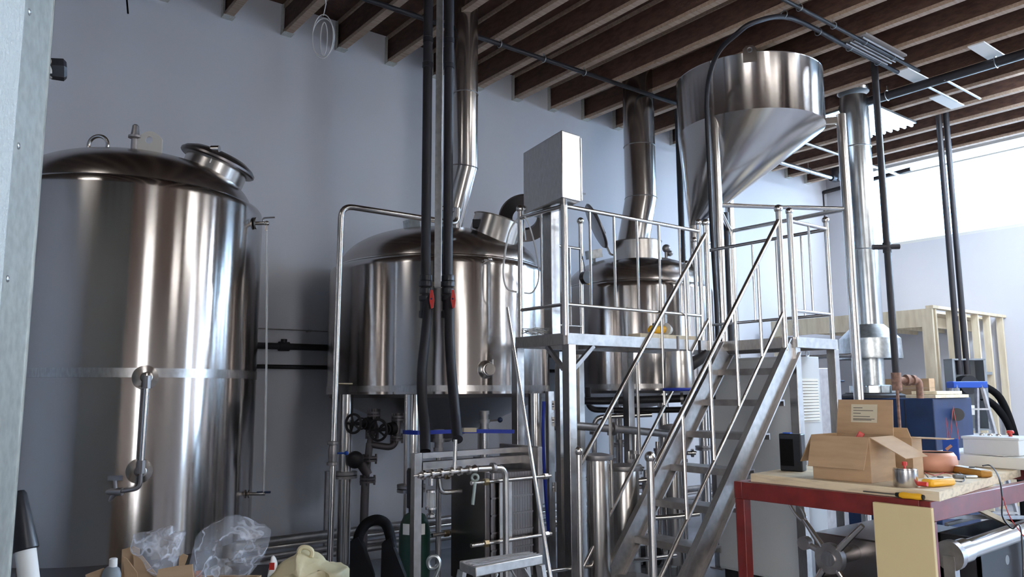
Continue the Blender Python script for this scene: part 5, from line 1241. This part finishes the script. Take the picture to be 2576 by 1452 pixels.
for i, (pl_, D, m_, lab) in enumerate((
    ([(301, 1385), (330, 1377), (345, 1384), (352, 1540), (305, 1540)], 3.40, 'cardboard', 'upright pale cardboard strip behind the dark torn piece'),
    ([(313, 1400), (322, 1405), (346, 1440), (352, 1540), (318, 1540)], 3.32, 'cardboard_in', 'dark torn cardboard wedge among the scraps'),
    ([(330, 1395), (352, 1400), (395, 1450), (392, 1480), (345, 1540)], 3.36, 'cardboard', 'slanted cardboard flap under the smaller plastic bag'),
    ([(395, 1450), (400, 1432), (442, 1424), (486, 1419), (488, 1480), (395, 1480)], 3.28, 'cardboard', 'flat cardboard panel in front of the smaller plastic bag'),
    ([(448, 1402), (457, 1395), (470, 1400), (462, 1425), (448, 1428)], 3.48, 'cardboard', 'small folded cardboard edge right of the smaller plastic bag'),
    ([(218, 1445), (262, 1428), (278, 1440), (280, 1540), (222, 1540)], 3.22, 'cardboard', 'leftmost cardboard scrap at the bottom edge'),
    ([(470, 1440), (505, 1436), (512, 1540), (472, 1478)], 3.5, 'copper', 'pinkish cardboard corner under the bigger plastic bag'))):
    o = [at(x, y, D=D) for x, y in pl_]; tl = (n3*(-.02 if i % 2 else .03))
    o = [p+tl*((p.z-zr)*4) for p in o]
    solo('cardboard_scrap', MB().prism(o, n3, .005), m_, lab, 'cardboard')
p = at(281, 1432, D=3.2); t = thing('bottle', p-V3((0, 0, .09)), 'small grey bottle with a white cap among the cardboard scraps', 'bottle')
build('bottle_body', MB().lathe([(.03, -.12), (.032, -.02), (.026, .0), (.014, .01)], p, n=20), 'grey_paint', t); build('cap', MB().lathe([(.014, .008), (.014, .035), (.01, .038)], p+Af*.004, n=16), 'paper', t)
b1 = puff([(334, 1345), (372, 1338), (398, 1330), (436, 1322), (442, 1338), (464, 1336), (462, 1362), (452, 1395), (443, 1425), (434, 1448), (404, 1450), (388, 1432), (350, 1398), (332, 1372)], 3.36, .07, 1, crump=.022)
solo('plastic_bag', b1, 'poly', 'smaller crumpled clear plastic bag on the cardboard scraps', 'bag', 'clear plastic bags')
b2 = puff([(489, 1360), (505, 1335), (545, 1310), (585, 1296), (620, 1302), (650, 1318), (682, 1336), (674, 1372), (664, 1400), (640, 1432), (618, 1460), (560, 1540), (510, 1460), (498, 1430), (492, 1392)], 3.55, .11, 2, crump=.03)
solo('plastic_bag', b2, 'poly', 'bigger puffed clear plastic bag right of the cardboard scraps', 'bag', 'clear plastic bags')
# crate carrying the clear and the cream bags
ga = at(690, 1470, D=3.75); zg = at(690, 1452, D=3.75).z-.03
t = thing('storage_crate', (ga.x, ga.y, 0), 'black crate below the cream bag at the bottom edge', 'crate')
o = [ga-Af*.42, ga+Af*.28]; build('crate', MB().prism([down(o[0]), down(o[1]), V3((o[1].x, o[1].y, zg)), V3((o[0].x, o[0].y, zg))], n3, .4), 'black_iron', t, bevel=.01)
cb_ = puff([(668, 1458), (690, 1432), (712, 1412), (738, 1398), (752, 1388), (768, 1392), (782, 1400), (800, 1404), (822, 1416), (852, 1424), (880, 1432), (886, 1540), (780, 1480), (690, 1480)], 3.85, .13, 4, crump=.02)
t = thing('cream_bag', at(780, 1470, D=3.85), 'cream plastic carrier bag with a tied handle at the bottom of the view', 'bag')
build('bag', cb_, 'cream_bag', t)
build('handle_loop', MB().tube(smooth([at(x, y, D=3.84) for x, y in ((751, 1400), (753, 1384), (762, 1377), (776, 1379), (785, 1388), (783, 1402))]), [.011]*31, 8), 'cream_bag', t)
sc = puff([(672, 1455), (678, 1425), (682, 1402), (688, 1398), (694, 1410), (698, 1422), (690, 1440)], 3.78, .02, 6, rings=5, crump=.006)
tw = thing('white_bag', at(684, 1455, D=3.78), 'white plastic bag corner with a red mark left of the cream bag', 'bag')
build('bag', sc, 'paper', tw); pm = at(684, 1425, D=3.748); build('red_mark', MB().cbox(pm, (.022, .006, .03), Af, n3), 'red_plastic', tw)

# ------------------------------------------------------------------ light
W = bpy.data.worlds.new('sky'); bpy.context.scene.world = W; W.use_nodes = True; nt = W.node_tree
bg = nt.nodes['Background']; tc = nt.nodes.new('ShaderNodeTexCoord'); sp_ = nt.nodes.new('ShaderNodeSeparateXYZ')
nt.links.new(tc.outputs['Generated'], sp_.inputs[0])
rp = nt.nodes.new('ShaderNodeValToRGB'); rp.color_ramp.elements[0].position = .40; rp.color_ramp.elements[1].position = .95
rp.color_ramp.elements[0].color = (1., .94, .87, 1); rp.color_ramp.elements[1].color = (.46, .71, 1., 1)
mr = nt.nodes.new('ShaderNodeMapRange'); mr.inputs['From Min'].default_value = -1; mr.inputs['From Max'].default_value = 1
nt.links.new(sp_.outputs['X'], mr.inputs['Value']); nt.links.new(mr.outputs[0], rp.inputs['Fac']); nt.links.new(rp.outputs['Color'], bg.inputs['Color'])
st = nt.nodes.new('ShaderNodeMapRange'); st.inputs['From Min'].default_value = .1; st.inputs['From Max'].default_value = .45
st.inputs['To Min'].default_value = 13.; st.inputs['To Max'].default_value = 7.5
nt.links.new(mr.outputs[0], st.inputs['Value']); vm = nt.nodes.new('ShaderNodeVectorMath'); vm.operation = 'DOT_PRODUCT'; vm.inputs[1].default_value = V3((1, -.32, .40)).normalized()
nt.links.new(tc.outputs['Generated'], vm.inputs[0])
mx = nt.nodes.new('ShaderNodeMath'); mx.operation = 'MAXIMUM'; mx.inputs[1].default_value = 0; nt.links.new(vm.outputs['Value'], mx.inputs[0])
pw = nt.nodes.new('ShaderNodeMath'); pw.operation = 'POWER'; pw.inputs[1].default_value = 26; nt.links.new(mx.outputs[0], pw.inputs[0])
ma = nt.nodes.new('ShaderNodeMath'); ma.operation = 'MULTIPLY_ADD'; ma.inputs[1].default_value = 230; nt.links.new(pw.outputs[0], ma.inputs[0]); nt.links.new(st.outputs[0], ma.inputs[2])
nt.links.new(ma.outputs[0], bg.inputs['Strength'])
def portal(loc, sx, sy, rot):
    l = bpy.data.lights.new('portal', 'AREA'); l.shape = 'RECTANGLE'; l.size = sx; l.size_y = sy; l.cycles.is_portal = True
    o = bpy.data.objects.new('portal', l); col.objects.link(o); o.location = loc; o.rotation_euler = rot
portal((XR+.13, (WY0+WY1)/2, (WZ0+WZ1)/2), WZ1-WZ0, WY1-WY0, (0, PI/2, 0))
portal((XL-.11, (LY0+LY1)/2, LZ1/2), LZ1, LY1-LY0, (0, -PI/2, 0))
portal((XR+.13, (GY_0+GY_1)/2, GZ_1/2), GZ_1, GY_1-GY_0, (0, PI/2, 0))
for a, b, z in OP: portal(((a+b)/2, YB-.13, z/2), b-a, z, (PI/2, 0, 0))
sc_ = bpy.context.scene
sc_.view_settings.view_transform = 'Standard'; sc_.view_settings.look = 'None'; sc_.view_settings.gamma = 1; sc_.view_settings.use_curve_mapping = False
sc_.view_settings.exposure = 0.0
